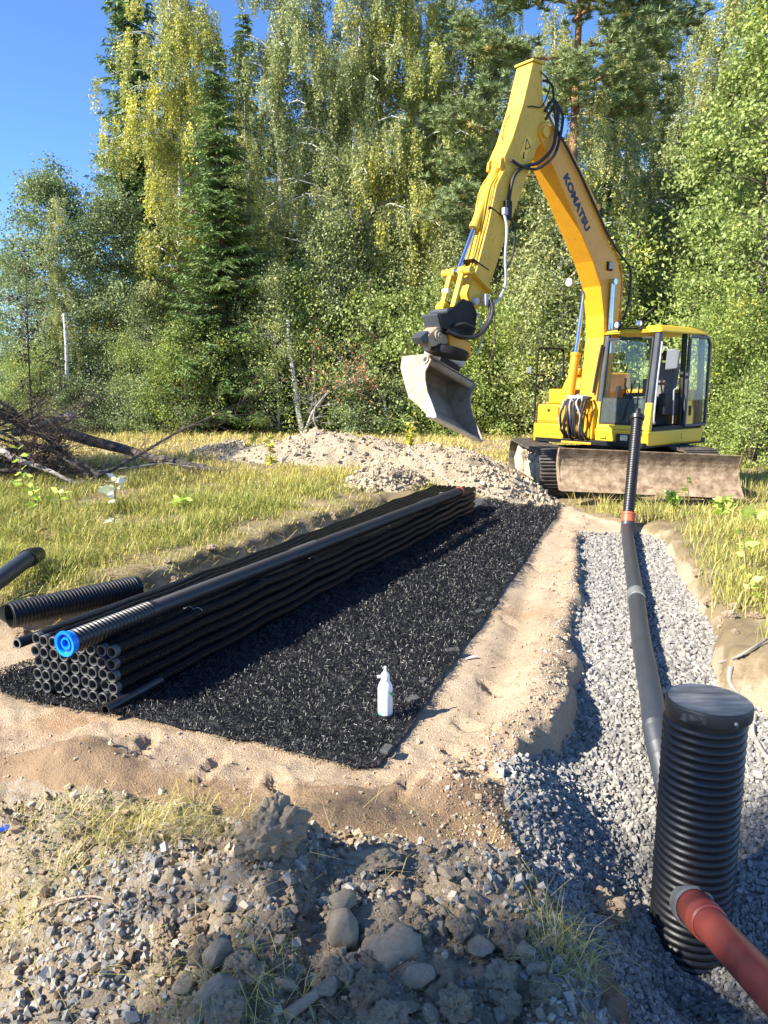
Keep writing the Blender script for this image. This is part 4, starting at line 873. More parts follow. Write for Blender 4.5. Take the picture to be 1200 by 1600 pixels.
# undercarriage
UX, UY = 4.0, 13.1
def track(x0, x1, name):
    y0, y1, zb, zt = 11.62, 14.62, -.10, .64; r = (zt - zb) / 2; zc = (zt + zb) / 2; xm = (x0 + x1) / 2
    sh = MB(); belt = MB(); per = 2 * (y1 - y0 - 2 * r) + 2 * math.pi * r; ns = 42; path = []
    def at(s):
        L = y1 - y0 - 2 * r
        if s < L: return V(xm, y0 + r + s, zt - .02 * math.sin(math.pi * s / L)), V(0, 1, 0)
        s -= L
        if s < math.pi * r: a = s / r; return V(xm, y1 - r + r * math.sin(a), zc + r * math.cos(a)), V(0, math.cos(a), -math.sin(a))
        s -= math.pi * r
        if s < L: return V(xm, y1 - r - s, zb), V(0, -1, 0)
        s -= L; a = s / r; return V(xm, y0 + r - r * math.sin(a), zc - r * math.cos(a)), V(0, -math.cos(a), math.sin(a))
    t = empty('', (0, 0, 0)); bpy.data.objects.remove(t)
    for i in range(ns):
        p, d = at(per * i / ns); nrm = V(1, 0, 0).cross(d) * -1 if False else d.cross(V(1, 0, 0)) * -1
        if (p - V(xm, p.y, zc)).dot(nrm) < 0 and abs(d.y) > .99: nrm = -nrm
        c = V(xm, 0, 0); out = (p - V(xm, min(max(p.y, y0 + r), y1 - r), zc)).normalized()
        ax = (V(1, 0, 0), d, out)
        sh.box(p - out * .02, (x1 - x0, per / ns * .95, .022), ax)
        for k in (-.42, 0, .42): sh.box(p + d * (per / ns * k * .9) + out * .005, (x1 - x0, .014, .03), ax)
        belt.box(p - out * .06, ((x1 - x0) * .35, per / ns * .8, .06), ax)
    fr = sh.build('track_shoes', M_track, ex); fr['kind'] = 'stuff'; b2 = belt.build('track_chain', M_track, ex); b2['kind'] = 'stuff'
    side = MB(); xs = x0 + .05; 
    side.prism([V(xs, y0 + .18, .34), V(xs, y0 + .22, .10), V(xs, y1 - .45, .10), V(xs, y1 - .3, .30), V(xs, y1 - .5, .42), V(xs, y0 + .5, .44)], [V(x1 - .05, y0 + .18, .34), V(x1 - .05, y0 + .22, .10), V(x1 - .05, y1 - .45, .10), V(x1 - .05, y1 - .3, .30), V(x1 - .05, y1 - .5, .42), V(x1 - .05, y0 + .5, .44)])
    side.build('track_frame', M_dusty, ex, .012)
    w = MB(); w.box(V(xs - .015, y0 + .9, .27), (.06, .55, .2)); w.box(V(xs - .012, y1 - 1.1, .27), (.05, .5, .22)); w.build('frame_cover', M_dusty, ex, .015)
    for yy, rr in ((y0 + r, r - .09), (y1 - r, r - .09)):
        MB().lathe(V(x0 + .08, yy, zc), V(1, 0, 0), [(0, 0), (rr * .35, 0), (rr * .4, .03), (rr * .8, .03), (rr, .05), (rr, .3), (0, .3)], 20).build('idler_wheel', M_dusty, ex, smooth=True)
    for k in range(6): MB().lathe(V(x0 + .1, y0 + .55 + k * .38, .02), V(1, 0, 0), [(0, 0), (.05, 0), (.085, .03), (.085, .28), (0, .28)], 14).build('track_roller', M_track, ex, smooth=True)
track(2.38, 2.88, 'left'); track(4.66, 5.16, 'right')
ce = MB(); ce.box(V(3.78, UY, .42), (1.9, 1.3, .30)); ce.lathe(V(UX, UY, .5), EZ, [(.0, 0), (.62, 0), (.62, .2), (0, .2)], 28); ce.build('chassis', M_blk, ex, .02)
for x in (3.2, 4.45): MB().bar(V(x, 12.4, .25), V(x, 11.32, .42), .12, .2).build('blade_arm', M_dusty, ex, .01)
rg = np.random.default_rng(5)
dd = MB()
for i in range(70):
    y = rg.uniform(11.85, 13.3); s = rg.uniform(.03, .09); dd.box(V(2.40 + rg.uniform(0, .12), y, .45 + .10 * math.exp(-((y - 12.1) / .3) ** 2) * rg.uniform(0, 1.6)), (s, s * 1.3, s), tuple(Matrix.Rotation(rg.uniform(0, 3), 3, V(*rg.normal(0, 1, 3))).col[k] for k in range(3)))
o = dd.build('caked_soil', M_heap, ex); o['kind'] = 'stuff'
# blade: curved mouldboard, slightly tilted
def blade_pt(x, q):      # q 0 bottom .. 1 top
    y = 11.06 - .17 * math.sin(math.pi * (q * .85 + .05)) * -1 + .0 - .10 * (1 - q) ** 2; z = .14 + .6 * q - (x - 2.55) * .043
    return V(x, y, z)
nb = 9; bl = MB(); front = [blade_pt(2.55, i / nb) for i in range(nb + 1)]; back = [p + V(0, .06, 0) for p in reversed(front)]
prof = front + back; bl.prism(prof, [p + V(2.66, 0, -2.66 * .043) for p in prof]); bo = bl.build('dozer_blade', M_dirtst, ex, .01)
e = MB(); p0 = blade_pt(2.55, 0) + V(0, -.012, -.01); p1 = blade_pt(2.55, .17) + V(0, -.014, 0)
e.prism([p0, p1, p1 + V(0, .02, 0), p0 + V(0, .02, 0)], [q + V(2.66, 0, -2.66 * .043) for q in (p0, p1, p1 + V(0, .02, 0), p0 + V(0, .02, 0))]); e.build('cutting_edge', M_dirtst, bo, .004)
for x in (2.54, 5.19): 
    pr = [V(x, q.y - .01, q.z - (x - 2.54) * .0) + V(0, 0, -(x - 2.54) * .043) for q in front] + [V(x, q.y + .08, q.z) + V(0, 0, -(x - 2.54) * .043) for q in reversed(front)]
    MB().prism(pr, [q + V(.025, 0, 0) for q in pr]).build('blade_end_plate', M_dirtst, bo)
# deck
dk = MB(); ebox(dk, .78, -1.15, -1.18, .93, .66, .74); dk.build('deck_frame', M_blk, ex, .01)
sk = MB(); sk.prism([E(.66, -.10, .69), E(.66, .955, .69), E(-.95, .955, .69), E(-1.25, .75, .69), E(-1.25, -.10, .69)], [E(.69, -.10, .925), E(.69, .965, .925), E(-1.0, .965, .925), E(-1.3, .76, .925), E(-1.3, -.10, .925)])
sko = sk.build('cab_skirt', M_yclean, ex, .03, seg=3)
for (l0, l1, z0, z1) in ((.08, .2, .78, .82), (.29, .38, .74, .86)): MB().box(E(.688, (l0 + l1) / 2, (z0 + z1) / 2), (.02, l1 - l0, z1 - z0), EX_).build('access_plate', M_yclean, sko, .006)
MB().box(E(.686, .53, .80), (.03, .26, .13), EX_).build('lamp_recess', M_dark, sko, .01)
MB().box(E(.70, .55, .80), (.03, .13, .09), EX_).build('work_light', M_lamp, sko, .01)
MB().box(E(-.35, .965, .82), (.09, .012, .1), EX_).build('latch_plate', M_yclean, sko, .006)
# cab
def cR(z): return .63 - .2 * (z - .93) / 1.6    # windscreen plane
cab = empty('cab', tuple(ES)); cab.location = ES - ORIG[ex.name]; cab.parent = ex; ORIG[cab.name] = ES.copy()
CZ0, CZ1, CL0, CL1, CB = .925, 2.44, -.07, .93, -1.04
def pill(name, a, b, w, h, m): return MB().bar(a, b, w, h, EL).build(name, m, cab, .018)
pill('front_pillar', E(cR(.93) - .04, CL1 - .045, CZ0), E(cR(CZ1) - .04, CL1 - .05, CZ1), .10, .09, M_gre)
pill('front_pillar', E(cR(.93) - .04, CL0 + .04, CZ0), E(cR(CZ1) - .04, CL0 + .04, CZ1), .08, .08, M_gre)
pill('rear_pillar', E(CB + .05, CL1 - .05, CZ0), E(CB + .12, CL1 - .06, CZ1), .10, .08, M_gre)
pill('rear_pillar', E(CB + .05, CL0 + .05, CZ0), E(CB + .12, CL0 + .05, CZ1), .10, .10, M_gre)
pill('door_pillar', E(-.36, CL1 - .04, CZ0), E(-.36, CL1 - .05, CZ1), .08, .07, M_dark)
lp = MB(); lp.prism([E(.655, CL1 - .10, CZ0), E(.655, CL1 + .02, CZ0), E(.56, CL1 + .02, CZ0), E(.56, CL1 - .1, CZ0)], [E(.60, CL1 - .10, 1.36), E(.60, CL1 + .015, 1.36), E(.52, CL1 + .015, 1.36), E(.52, CL1 - .1, 1.36)]); lp.build('pillar_foot', M_yclean, cab, .015)
lp = MB(); lp.prism([E(.655, CL0 - .02, CZ0), E(.655, CL0 + .10, CZ0), E(.56, CL0 + .1, CZ0), E(.56, CL0 - .02, CZ0)], [E(.60, CL0 - .015, 1.36), E(.60, CL0 + .085, 1.36), E(.52, CL0 + .085, 1.36), E(.52, CL0 - .015, 1.36)]); lp.build('pillar_foot', M_yclean, cab, .015)
si = MB(); si.prism([E(.66, CL0, CZ0 + .003), E(.66, CL1, CZ0 + .003), E(.58, CL1, CZ0 + .003), E(.58, CL0, CZ0 + .003)], [E(.645, CL0, 1.0), E(.645, CL1, 1.0), E(.58, CL1, 1.0), E(.58, CL0, 1.0)]); si.build('front_sill', M_yclean, cab, .012)
fr = MB()
for a, b in ((( CL0 + .09, 1.02), (CL0 + .09, 2.36)), ((CL0 + .09, 2.36), (CL1 - .11, 2.36)), ((CL1 - .11, 2.36), (CL1 - .11, 1.02)), ((CL1 - .11, 1.02), (CL0 + .09, 1.02))):
    fr.bar(E(cR(a[1]), a[0], a[1]), E(cR(b[1]), b[0], b[1]), .035, .03, EL)
fr.bar(E(cR(1.42) - .01, CL0 + .09, 1.42), E(cR(1.42) - .01, CL1 - .11, 1.42), .02, .02, EZ)
fr.build('windscreen_frame', M_dark, cab, .008)
def pane(name, pts, m, th=.006): 
    pts = [Vector(p) for p in pts]; nrm = (pts[1] - pts[0]).cross(pts[2] - pts[0]).normalized(); return MB().prism(pts, [p + nrm * th for p in pts]).build(name, m, cab)
pane('lower_windscreen', [E(cR(1.03), CL0 + .1, 1.03), E(cR(1.03), CL1 - .12, 1.03), E(cR(1.415), CL1 - .12, 1.415), E(cR(1.415), CL0 + .1, 1.415)], M_dustgl)
pane('upper_windscreen', [E(cR(1.43), CL0 + .1, 1.43), E(cR(1.43), CL1 - .12, 1.43), E(cR(2.35), CL1 - .12, 2.35), E(cR(2.35), CL0 + .1, 2.35)], M_glass)
pane('rear_window', [E(CB + .06, CL0 + .12, 1.55), E(CB + .06, CL1 - .12, 1.55), E(CB + .1, CL1 - .12, 2.34), E(CB + .1, CL0 + .12, 2.34)], M_glass)
pane('side_window', [E(.45, CL0 + .02, 1.35), E(CB + .15, CL0 + .02, 1.35), E(CB + .15, CL0 + .02, 2.36), E(.36, CL0 + .02, 2.36)], M_glass)
rw = MB(); ebox(rw, CB, CB + .05, CL0 + .08, CL1 - .08, CZ0, 1.54); rw.build('rear_panel', M_dark, cab, .01)
rw = MB(); ebox(rw, .5, CB + .1, CL0 - .0, CL0 + .03, CZ0, 1.34); rw.build('side_panel', M_gre, cab, .01)
rf = MB(); rf.prism([E(cR(CZ1) + .05, CL0 - .03, CZ1), E(cR(CZ1) + .05, CL1 + .04, CZ1), E(CB - .02, CL1 + .03, CZ1), E(CB - .02, CL0 - .03, CZ1)], [E(cR(CZ1) - .06, CL0 + .04, CZ1 + .09), E(cR(CZ1) - .06, CL1 - .06, CZ1 + .12), E(CB + .1, CL1 - .07, CZ1 + .12), E(CB + .1, CL0 + .04, CZ1 + .10)]); rf.build('cab_roof', M_yclean, cab, .035, seg=3)
# door folded back along the rear of the side
do = MB(); DL = CL1 + .035
fr = [(-.36, .98), (CB + .02, .98), (CB + .02, 2.30), (CB + .10, 2.40), (-.38, 2.40)]
for a, b in zip(fr, fr[1:] + fr[:1]): do.bar(E(a[0], DL, a[1]), E(b[0], DL, b[1]), .05, .05, EL)
door = do.build('cab_door', M_gre, cab, .012)
dp = MB(); dp.prism([E(-.37, DL - .02, .985), E(-.60, DL - .02, .985), E(-.60, DL - .02, 1.22), E(-.52, DL - .02, 1.38), E(-.42, DL - .02, 1.40), E(-.37, DL - .02, 1.34)], [E(-.37, DL + .02, .985), E(-.60, DL + .02, .985), E(-.60, DL + .02, 1.22), E(-.52, DL + .02, 1.38), E(-.42, DL + .02, 1.40), E(-.37, DL + .02, 1.34)]); dp.build('door_panel', M_yclean, door, .015)
MB().box(E(-.47, DL + .03, 1.22), (.06, .02, .16), EX_).build('door_handle', M_dark, door, .01)
pn = MB().prism([E(-.40, DL, 1.42), E(-.62, DL, 1.24), E(-.62, DL, 1.01), E(CB + .05, DL, 1.01), E(CB + .05, DL, 2.28), E(CB + .12, DL, 2.37), E(-.40, DL, 2.37)], [E(-.40, DL + .006, 1.42), E(-.62, DL + .006, 1.24), E(-.62, DL + .006, 1.01), E(CB + .05, DL + .006, 1.01), E(CB + .05, DL + .006, 2.28), E(CB + .12, DL + .006, 2.37), E(-.40, DL + .006, 2.37)]).build('door_glass', M_glass, door)
th = MB(); ebox(th, .55, -.34, CL1 - .05, CL1 + .03, CZ0, .985); th.build('door_sill', M_dark, cab, .008)
# inside
fl = MB(); ebox(fl, .55, CB + .05, CL0 + .04, CL1 - .05, CZ0, .96); fl.build('cab_floor', M_dark, cab)
se = MB(); ebox(se, .02, -.50, .20, .70, 1.30, 1.44); se.build('seat_cushion', M_seat, cab, .05, seg=3)
sb = MB(); sb.prism([E(-.42, .22, 1.42), E(-.42, .68, 1.42), E(-.56, .68, 1.42), E(-.56, .22, 1.42)], [E(-.60, .25, 2.0), E(-.60, .65, 2.0), E(-.72, .65, 2.0), E(-.72, .25, 2.0)]); sb.build('seat_back', M_seat, cab, .05, seg=3)
hr = MB(); ebox(hr, -.62, -.72, .33, .57, 2.04, 2.2); hr.build('headrest', M_dark, cab, .04, seg=3)
sp = MB(); ebox(sp, 0, -.45, .26, .64, .97, 1.29); sp.build('seat_base', M_dark, cab, .02)
for l in (.08, .74):
    co = MB(); ebox(co, .10, -.45, l, l + .13, 1.15, 1.50); co.build('arm_console', M_dark, cab, .03)
    MB().tube([E(.08, l + .06, 1.5), E(.12, l + .06, 1.62), E(.1, l + .06, 1.74)], [.012, .012, .025], 8).build('joystick', M_rub, cab, smooth=True)
MB().box(E(.02, .80, 1.66), (.04, .03, .05), EX_).build('red_switch', M_red, cab, .008)
for l in (.36, .50): MB().tube([E(.36, l, .97), E(.30, l, 1.3), E(.26, l, 1.66)], .012, 7).build('travel_lever', M_rub, cab, smooth=True)
mo = MB(); mo.box(E(.38, .72, 1.62), (.05, .16, .22), EX_); mo.bar(E(.4, .74, 1.0), E(.38, .72, 1.55), .04, .04); mo.build('monitor', M_dark, cab, .015)
ht = MB(); ht.bar(E(.38, .12, 1.02), E(.3, .14, 1.62), .1, .06); ht.build('front_console', M_dark, cab, .02)
# cab fittings
for l in (.18, .58):
    wl = MB(); wl.lathe(E(cR(CZ1) + .02, l, CZ1 + .14), EF, [(0, -.06), (.04, -.06), (.058, -.01), (.06, .03), (.05, .032)], 18); wo = wl.build('work_light', M_blk, cab, smooth=True)
    MB().lathe(E(cR(CZ1) + .052, l, CZ1 + .14), EF, [(.05, 0), (.02, .008), (0, .009)], 18).build('lens', M_lamp, wo, smooth=True); MB().bar(E(cR(CZ1) + .0, l, CZ1 + .02), E(cR(CZ1) + .0, l, CZ1 + .1), .02, .02).build('light_bracket', M_blk, wo)
MB().tube([E(cR(CZ1) + .07, .02, CZ1 + .06), E(cR(CZ1) + .08, .3, CZ1 + .075), E(cR(CZ1) + .07, .72, CZ1 + .06)], .012, 6).build('light_rail', M_blk, cab, smooth=True)
hb = MB(); hb.tube(spline([E(.50, CL1 + .06, 2.28), E(.56, CL1 + .10, 2.22), E(.62, CL1 + .10, 1.7), E(.66, CL1 + .10, 1.12), E(.60, CL1 + .08, 1.05), E(.52, CL1 + .03, 1.06)]), .013, 8); hb.build('grab_handle', M_lgrey, cab, smooth=True)
mi = MB(); mi.prism([E(.50, CL1 + .16, 1.86), E(.44, CL1 + .33, 1.88), E(.43, CL1 + .35, 2.12), E(.46, CL1 + .30, 2.18), E(.49, CL1 + .17, 2.17)], [E(.54, CL1 + .16, 1.86), E(.48, CL1 + .33, 1.88), E(.47, CL1 + .35, 2.12), E(.50, CL1 + .30, 2.18), E(.53, CL1 + .17, 2.17)]); mo = mi.build('side_mirror', M_mirror, cab, .018, seg=3)
MB().tube([E(.56, CL1 + .10, 2.2), E(.52, CL1 + .16, 2.2), E(.50, CL1 + .22, 2.1)], .011, 6).build('mirror_arm', M_lgrey, mo, smooth=True)
wi = MB(); wi.bar(E(cR(1.08) + .03, .46, 1.08), E(cR(1.9) + .03, .60, 1.72), .018, .012); wi.bar(E(cR(1.5) + .03, .56, 1.42), E(cR(1.9) + .03, .40, 1.66), .014, .01); wi.build('wiper', M_blk, cab)
MB().tube(spline([E(cR(2.2) + .04, CL0 + .0, 2.28), E(cR(1.9) + .06, CL0 - .03, 1.9), E(cR(1.5) + .07, CL0 - .05, 1.5)]), .022, 7).build('wiring_loom', M_rub, cab, smooth=True)
MB().tube([E(-.1, CL1 - .02, 1.02), E(-.08, CL1 - .02, 1.55), E(-.2, CL1 - .03, 1.6)], .012, 6).build('grab_handle', M_lgrey, cab, smooth=True)
# right side body, boxes and hood
bd = MB(); ebox(bd, .78, -.2, -1.22, -.58, .66, .98); bd.build('tool_box', M_yel, ex, .025, seg=3)
bd = MB(); bd.prism([E(.76, -1.20, .982), E(.76, -.60, .982), E(-.2, -.6, .982), E(-.2, -1.2, .982)], [E(.74, -1.18, 1.30), E(.74, -.6, 1.30), E(-.2, -.6, 1.30), E(-.2, -1.18, 1.30)]); bx = bd.build('tool_box', M_yel, ex, .02, seg=3)
MB().box(E(.762, -.92, 1.14), (.016, .44, .25), EX_).build('tool_box_lid', M_yel, bx, .008); MB().lathe(E(.77, -.9, 1.2), EF, [(0, 0), (.025, 0), (.025, .008), (0, .008)], 12).build('lock', M_blk, bx)
bd = MB(); ebox(bd, .55, -.2, -1.1, -.62, 1.302, 1.56); bd.build('step_box', M_yel, ex, .03, seg=3)
bd = MB(); bd.prism([E(.25, -1.2, 1.30), E(.25, -.60, 1.30), E(-1.3, -.60, 1.30), E(-1.3, -1.2, 1.30)], [E(.05, -1.12, 1.78), E(.10, -.60, 1.85), E(-1.2, -.60, 1.85), E(-1.2, -1.12, 1.78)]); bd.build('engine_hood', M_yel, ex, .07, seg=4)
bd = MB(); ebox(bd, -.2, -1.3, -1.24, -.1, .68, 1.30); bd.build('body_side', M_yel, ex, .03)
bd = MB(); ebox(bd, .2, -.25, -.98, -.72, 1.8, 1.92); bd.build('filter_box', M_yel, ex, .04)
arc = [(-1.05 + .45 * math.sin(a) * -1 - .25, .95 * math.cos(a) * 1.18) for a in np.linspace(-1.45, 1.45, 15)]
cw = MB(); base = [E(-1.05 - .42 * math.cos(a), 1.0 * math.sin(a) - .2, .70) for a in np.linspace(-1.5, 1.5, 15)]; base += [E(-.9, .78, .70), E(-.9, -1.18, .70)]
cw.prism(base, [p + V(0, 0, .85) for p in base]); cw.build('counterweight', M_yel, ex, .03)
hr = MB(); hr.tube(spline([E(.80, -1.18, 1.0), E(.80, -1.18, 1.5), E(.78, -1.16, 2.15), E(.76, -1.15, 2.24), E(.6, -1.13, 2.25), E(.2, -1.13, 2.25), E(.13, -1.13, 2.2), E(.12, -1.12, 1.75)]), .018, 7); hr.build('hand_rail', M_blk, ex, smooth=True)
MB().box(E(.83, -1.30, 1.88), (.03, .1, .1), EX_).build('rear_view_mirror', M_mirror, ex, .01)
MB().tube([E(.16, -1.13, 2.2), E(.2, -1.2, 2.34)], .015, 6).build('rail_tip', M_blk, ex)
# swing post, hoses between body and cab
po = MB(); ebox(po, .72, -.1, -.52, -.10, .74, 1.2); po.build('boom_mount', M_yel, ex, .03)
for l in (-.47, -.05): eprism('boom_mount_plate', [(.75, .75), (.72, 1.2), (.50, 1.38), (.25, 1.35), (0, 1.1), (0, .75)], l - .025, l + .025, M_yel)
vb = MB(); ebox(vb, .80, .60, -.52, -.20, 1.36, 1.46); vb.build('valve_block', M_lgrey, ex, .015)
r = random.Random(4)
for i in range(11):
    l = -.55 + i * .042; hose('hydraulic_hose', [E(.66, l, 1.42 + r.uniform(-.03, .06)), E(.84 + r.uniform(-.03, .05), l + r.uniform(-.04, .04), 1.36), E(.90 + r.uniform(-.04, .04), l + r.uniform(-.05, .05), 1.05 + r.uniform(-.1, .12)), E(.84, l + r.uniform(-.05, .05), .82 + r.uniform(-.04, .08)), E(.68, l + r.uniform(-.06, .06), .78)], r.choice([.016, .02, .022]), None if i % 4 else M_lgrey)
pf = MB(); ebox(pf, .80, .3, -.60, .0, .66, .70); pf.build('step_plate', M_yel, ex, .01)
# boom
BM = [(.64, 1.12), (.57, 1.6), (.47, 2.4), (.50, 2.75), (.62, 3.2), (.86, 3.56), (1.13, 3.87), (1.63, 4.45), (2.0, 4.86), (2.16, 5.04), (2.26, 5.16), (2.24, 5.30), (2.12, 5.37), (1.98, 5.31), (1.74, 5.17), (1.3, 4.78), (.86, 4.31), (.47, 3.92), (.2, 3.65), (.08, 3.42), (.05, 3.2), (.06, 2.8), (.13, 2.28), (.22, 1.6), (.28, 1.12)]
boom = eprism('boom', BM, -.43, -.07, M_yel, bevel=.016)
# weld strip and pipes along the back of the boom
bkp = [(1.95, 5.33), (1.3, 4.84), (.86, 4.37), (.45, 3.97), (.15, 3.70), (.0, 3.42), (-.02, 2.9), (.05, 2.3)]
for k, (l, dz) in enumerate(((-.12, .03), (-.20, .05), (-.29, .05), (-.36, .03))): hose('boom_pipe', [E(R - dz * .6, l, z + dz * .8) for R, z in bkp], .016, M_yel if k in (0, 2) else M_rub, boom, 6)
hose('boom_hose', [E(1.95, -.02, 5.30), E(1.35, -.03, 4.80), E(.88, -.035, 4.33), E(.5, -.03, 3.95), E(.2, -.02, 3.72), E(-.08, -.0, 3.5), E(-.12, -.02, 3.1), E(0, -.02, 2.7)], .018, M_rub, boom)
for R, z in ((1.6, 5.06), (.95, 4.40), (.3, 3.76)): MB().box(E(R - .03, -.24, z + .05), (.07, .36, .03), (Vector((EF * .7 + EZ * .7)), EL, Vector((EZ * .7 - EF * .7)))).build('pipe_clamp', M_yel2, boom, .006)
MB().lathe(E(2.15, -.47, 5.21), EL, [(0, 0), (.07, 0), (.07, .44), (0, .44)], 16).build('boom_pin', M_yel2, boom, smooth=True)
gr = MB(); gr.box(E(.42, -.055, 3.52), (.14, .03, .14), EX_); bl_ = gr.build('boom_light', M_blk, boom, .01); MB().box(E(.42, -.035, 3.53), (.10, .012, .10), EX_).build('light_grille', M_lgrey, bl_)
MB().lathe(E(.84, -.52, 3.28), EF, [(0, -.05), (.05, -.04), (.07, 0), (.065, .02), (0, .025)], 16).build('work_light', M_lgrey, boom, smooth=True)
# lettering on the boom
def text(s, p, ux, uy, w, h, m, name, parent, off=.0, ext=.0015, shear=0):
    f = bpy.data.curves.new(name, 'FONT'); f.body = s; f.extrude = ext; f.offset = off; f.shear = shear; f.space_character = 1.04; f.size = 1
    o = bpy.data.objects.new(name, f); COL.objects.link(o); bpy.context.view_layer.update(); dx, dy = o.dimensions.x, o.dimensions.y
    f.extrude = ext; ux = ux.normalized(); n = ux.cross(uy).normalized(); uy = n.cross(ux)
    f.materials.append(m); sx, sy = w / dx, h / dy
    M = Matrix(((ux.x * sx, uy.x * sy, n.x, 0), (ux.y * sx, uy.y * sy, n.y, 0), (ux.z * sx, uy.z * sy, n.z, 0), (0, 0, 0, 1)))
    bb = [Vector(c) for c in o.bound_box]; mn = V(min(c.x for c in bb), min(c.y for c in bb), 0)
    pos = Vector(p) - M.to_3x3() @ mn
    me = bpy.data.meshes.new_from_object(o); bpy.data.objects.remove(o); me.name = name; o = bpy.data.objects.new(name, me); COL.objects.link(o); o.parent = parent; o.matrix_basis = Matrix.Translation(pos - ORIG[parent.name]) @ M; return o
kd = E(1.07, 0, 3.97) - E(1.69, 0, 4.68); ku = E(1.61, 0, 4.76) - E(1.69, 0, 4.68)
text('KOMATSU', E(1.69, -.066, 4.67), kd, ku, kd.length, .142, M_navy, 'boom_lettering', boom, off=.05)
# arm
AM = [(2.41, 6.10), (2.60, 5.5), (2.80, 5.02), (2.95, 4.76), (2.93, 4.62), (3.10, 4.36), (3.24, 3.85), (3.46, 3.22), (3.61, 2.88), (3.56, 2.72), (3.42, 2.68), (3.30, 2.80), (3.12, 3.16), (2.80, 3.88), (2.50, 4.49), (2.26, 4.98), (2.10, 5.16), (2.08, 5.34), (2.17, 5.62), (2.20, 6.10)]
arm = eprism('arm', AM, -.40, -.10, M_yel2, bevel=.014)
tp = MB(); tp.prism([E(2.44, -.42, 6.10), E(2.44, -.08, 6.10), E(2.17, -.08, 6.11), E(2.17, -.42, 6.11)], [E(2.43, -.42, 6.135), E(2.43, -.08, 6.135), E(2.17, -.08, 6.145), E(2.17, -.42, 6.145)]); tp.build('arm_end_plate', M_yel2, arm, .006)
for l in (-.36, -.14): eprism('cylinder_bracket', [(2.60, 5.25), (2.78, 4.88), (3.0, 4.72), (3.02, 4.6), (2.9, 4.56), (2.78, 4.75)], l - .02, l + .02, M_yel, arm, .006)
dc = MB().prism([E(2.50, -.097, 5.13), E(2.38, -.097, 5.06), E(2.53, -.097, 4.74), E(2.65, -.097, 4.83)], [E(2.50, -.0955, 5.13), E(2.38, -.0955, 5.06), E(2.53, -.0955, 4.74), E(2.65, -.0955, 4.83)]).build('warning_decal', M_yclean, arm)
tri = [E(2.50, -.094, 5.07), E(2.42, -.094, 4.97), E(2.53, -.094, 4.92)]; t3 = MB()
for a, b in zip(tri, tri[1:] + tri[:1]): t3.bar(a, b, .012, .002, EL)
t3.bar(E(2.55, -.094, 4.88), E(2.57, -.094, 4.79), .022, .002, EL); t3.bar(E(2.58, -.094, 4.84), E(2.54, -.094, 4.80), .016, .002, EL); t3.build('warning_symbol', M_black, dc)
cyl('bucket_cylinder', E(2.92, -.25, 4.68), E(3.68, -.25, 3.17), .068, .036, .60, M_yel2)
cyl('arm_cylinder', E(.62, -.25, 4.42), E(2.02, -.25, 5.72), .062, .034, .62, M_yel)
cyl('boom_cylinder', E(.80, -.52, .92), E(.40, -.52, 3.30), .078, .042, .52, M_yel)
cyl('boom_cylinder', E(.40, -.03, 1.0), E(.36, -.03, 3.28), .06, .042, .50, M_yel)
# bucket linkage
for l in (-.44, -.06): MB().bar(E(3.66, l, 3.18), E(3.22, l, 2.92), .035, .12, EL).build('link_bar', M_yel2, ex, .012)
for l in (-.36, -.14): MB().bar(E(3.70, l, 3.16), E(3.87, l, 2.68), .05, .085, EL).build('link_rod', M_yel2, ex, .012)
MB().lathe(E(3.68, -.52, 3.17), EL, [(0, 0), (.055, 0), (.055, .15), (.065, .15), (.065, .25), (.05, .25), (.05, .32), (.065, .32), (.065, .42), (.055, .42), (.055, .54), (0, .54)], 18).build('link_pin', M_yel2, ex, smooth=True)
MB().lathe(E(3.88, -.40, 2.69), EL, [(0, 0), (.07, 0), (.07, .15), (0, .15)], 16).build('yellow_boss', M_yclean, ex, smooth=True)
MB().lathe(E(3.50, -.46, 2.78), EL, [(0, 0), (.05, 0), (.05, .42), (0, .42)], 14).build('arm_pin', M_lgrey, ex, smooth=True)
MB().box(E(3.80, -.36, 2.92), (.03, .12, .06), EX_).build('white_plate', M_white, ex, .004)
# tilting rotator
tr = empty('tilt_rotator', (0, 0, 0)); tr.parent = ex; tr.location = ES - ORIG[ex.name]; ORIG[tr.name] = ES.copy()
def tprism(name, poly, l0, l1, m, bevel=.01): return eprism(name, poly, l0, l1, m, tr, bevel)
side_poly = [(4.10, 2.38), (4.18, 2.56), (4.02, 2.60), (3.92, 2.68), (3.74, 2.80), (3.56, 2.76), (3.46, 2.62), (3.50, 2.36), (3.70, 2.30)]
tprism('side_plate', side_poly, -.10, -.07, M_blk); tprism('side_plate', side_poly, -.43, -.40, M_blk)
tprism('front_plate', [(4.20, 2.57), (4.17, 2.59), (4.10, 2.38), (4.13, 2.36)], -.40, -.10, M_gre)
tprism('hitch_bottom', [(4.12, 2.40), (3.5, 2.38), (3.5, 2.30), (4.14, 2.32)], -.40, -.10, M_blk)
MB().lathe(E(4.0, -.42, 2.62), EL, [(0, 0), (.04, 0), (.04, .34), (0, .34)], 12).build('lock_bar', M_gre, tr, smooth=True)
tprism('tilt_block', [(4.32, 2.30), (4.14, 2.42), (3.98, 2.36), (3.94, 2.20), (4.28, 2.14)], -.38, -.14, M_bucket, .02)
MB().lathe(E(4.14, -.14, 2.30), EL, [(.0, 0), (.075, 0), (.075, .03), (.04, .03), (.04, .05), (0, .05)], 18).build('tilt_pin', M_bucket, tr, smooth=True)
tprism('tilt_cover', [(4.44, 2.27), (4.30, 2.36), (4.24, 2.24), (4.38, 2.18)], -.36, -.16, M_gre, .012)
tprism('rotor_body', [(3.96, 2.34), (3.52, 2.22), (3.50, 2.02), (3.92, 2.14)], -.38, -.12, M_yel, .02)
ra = (EF * -.22 + EZ * .97 + EL * .08).normalized()
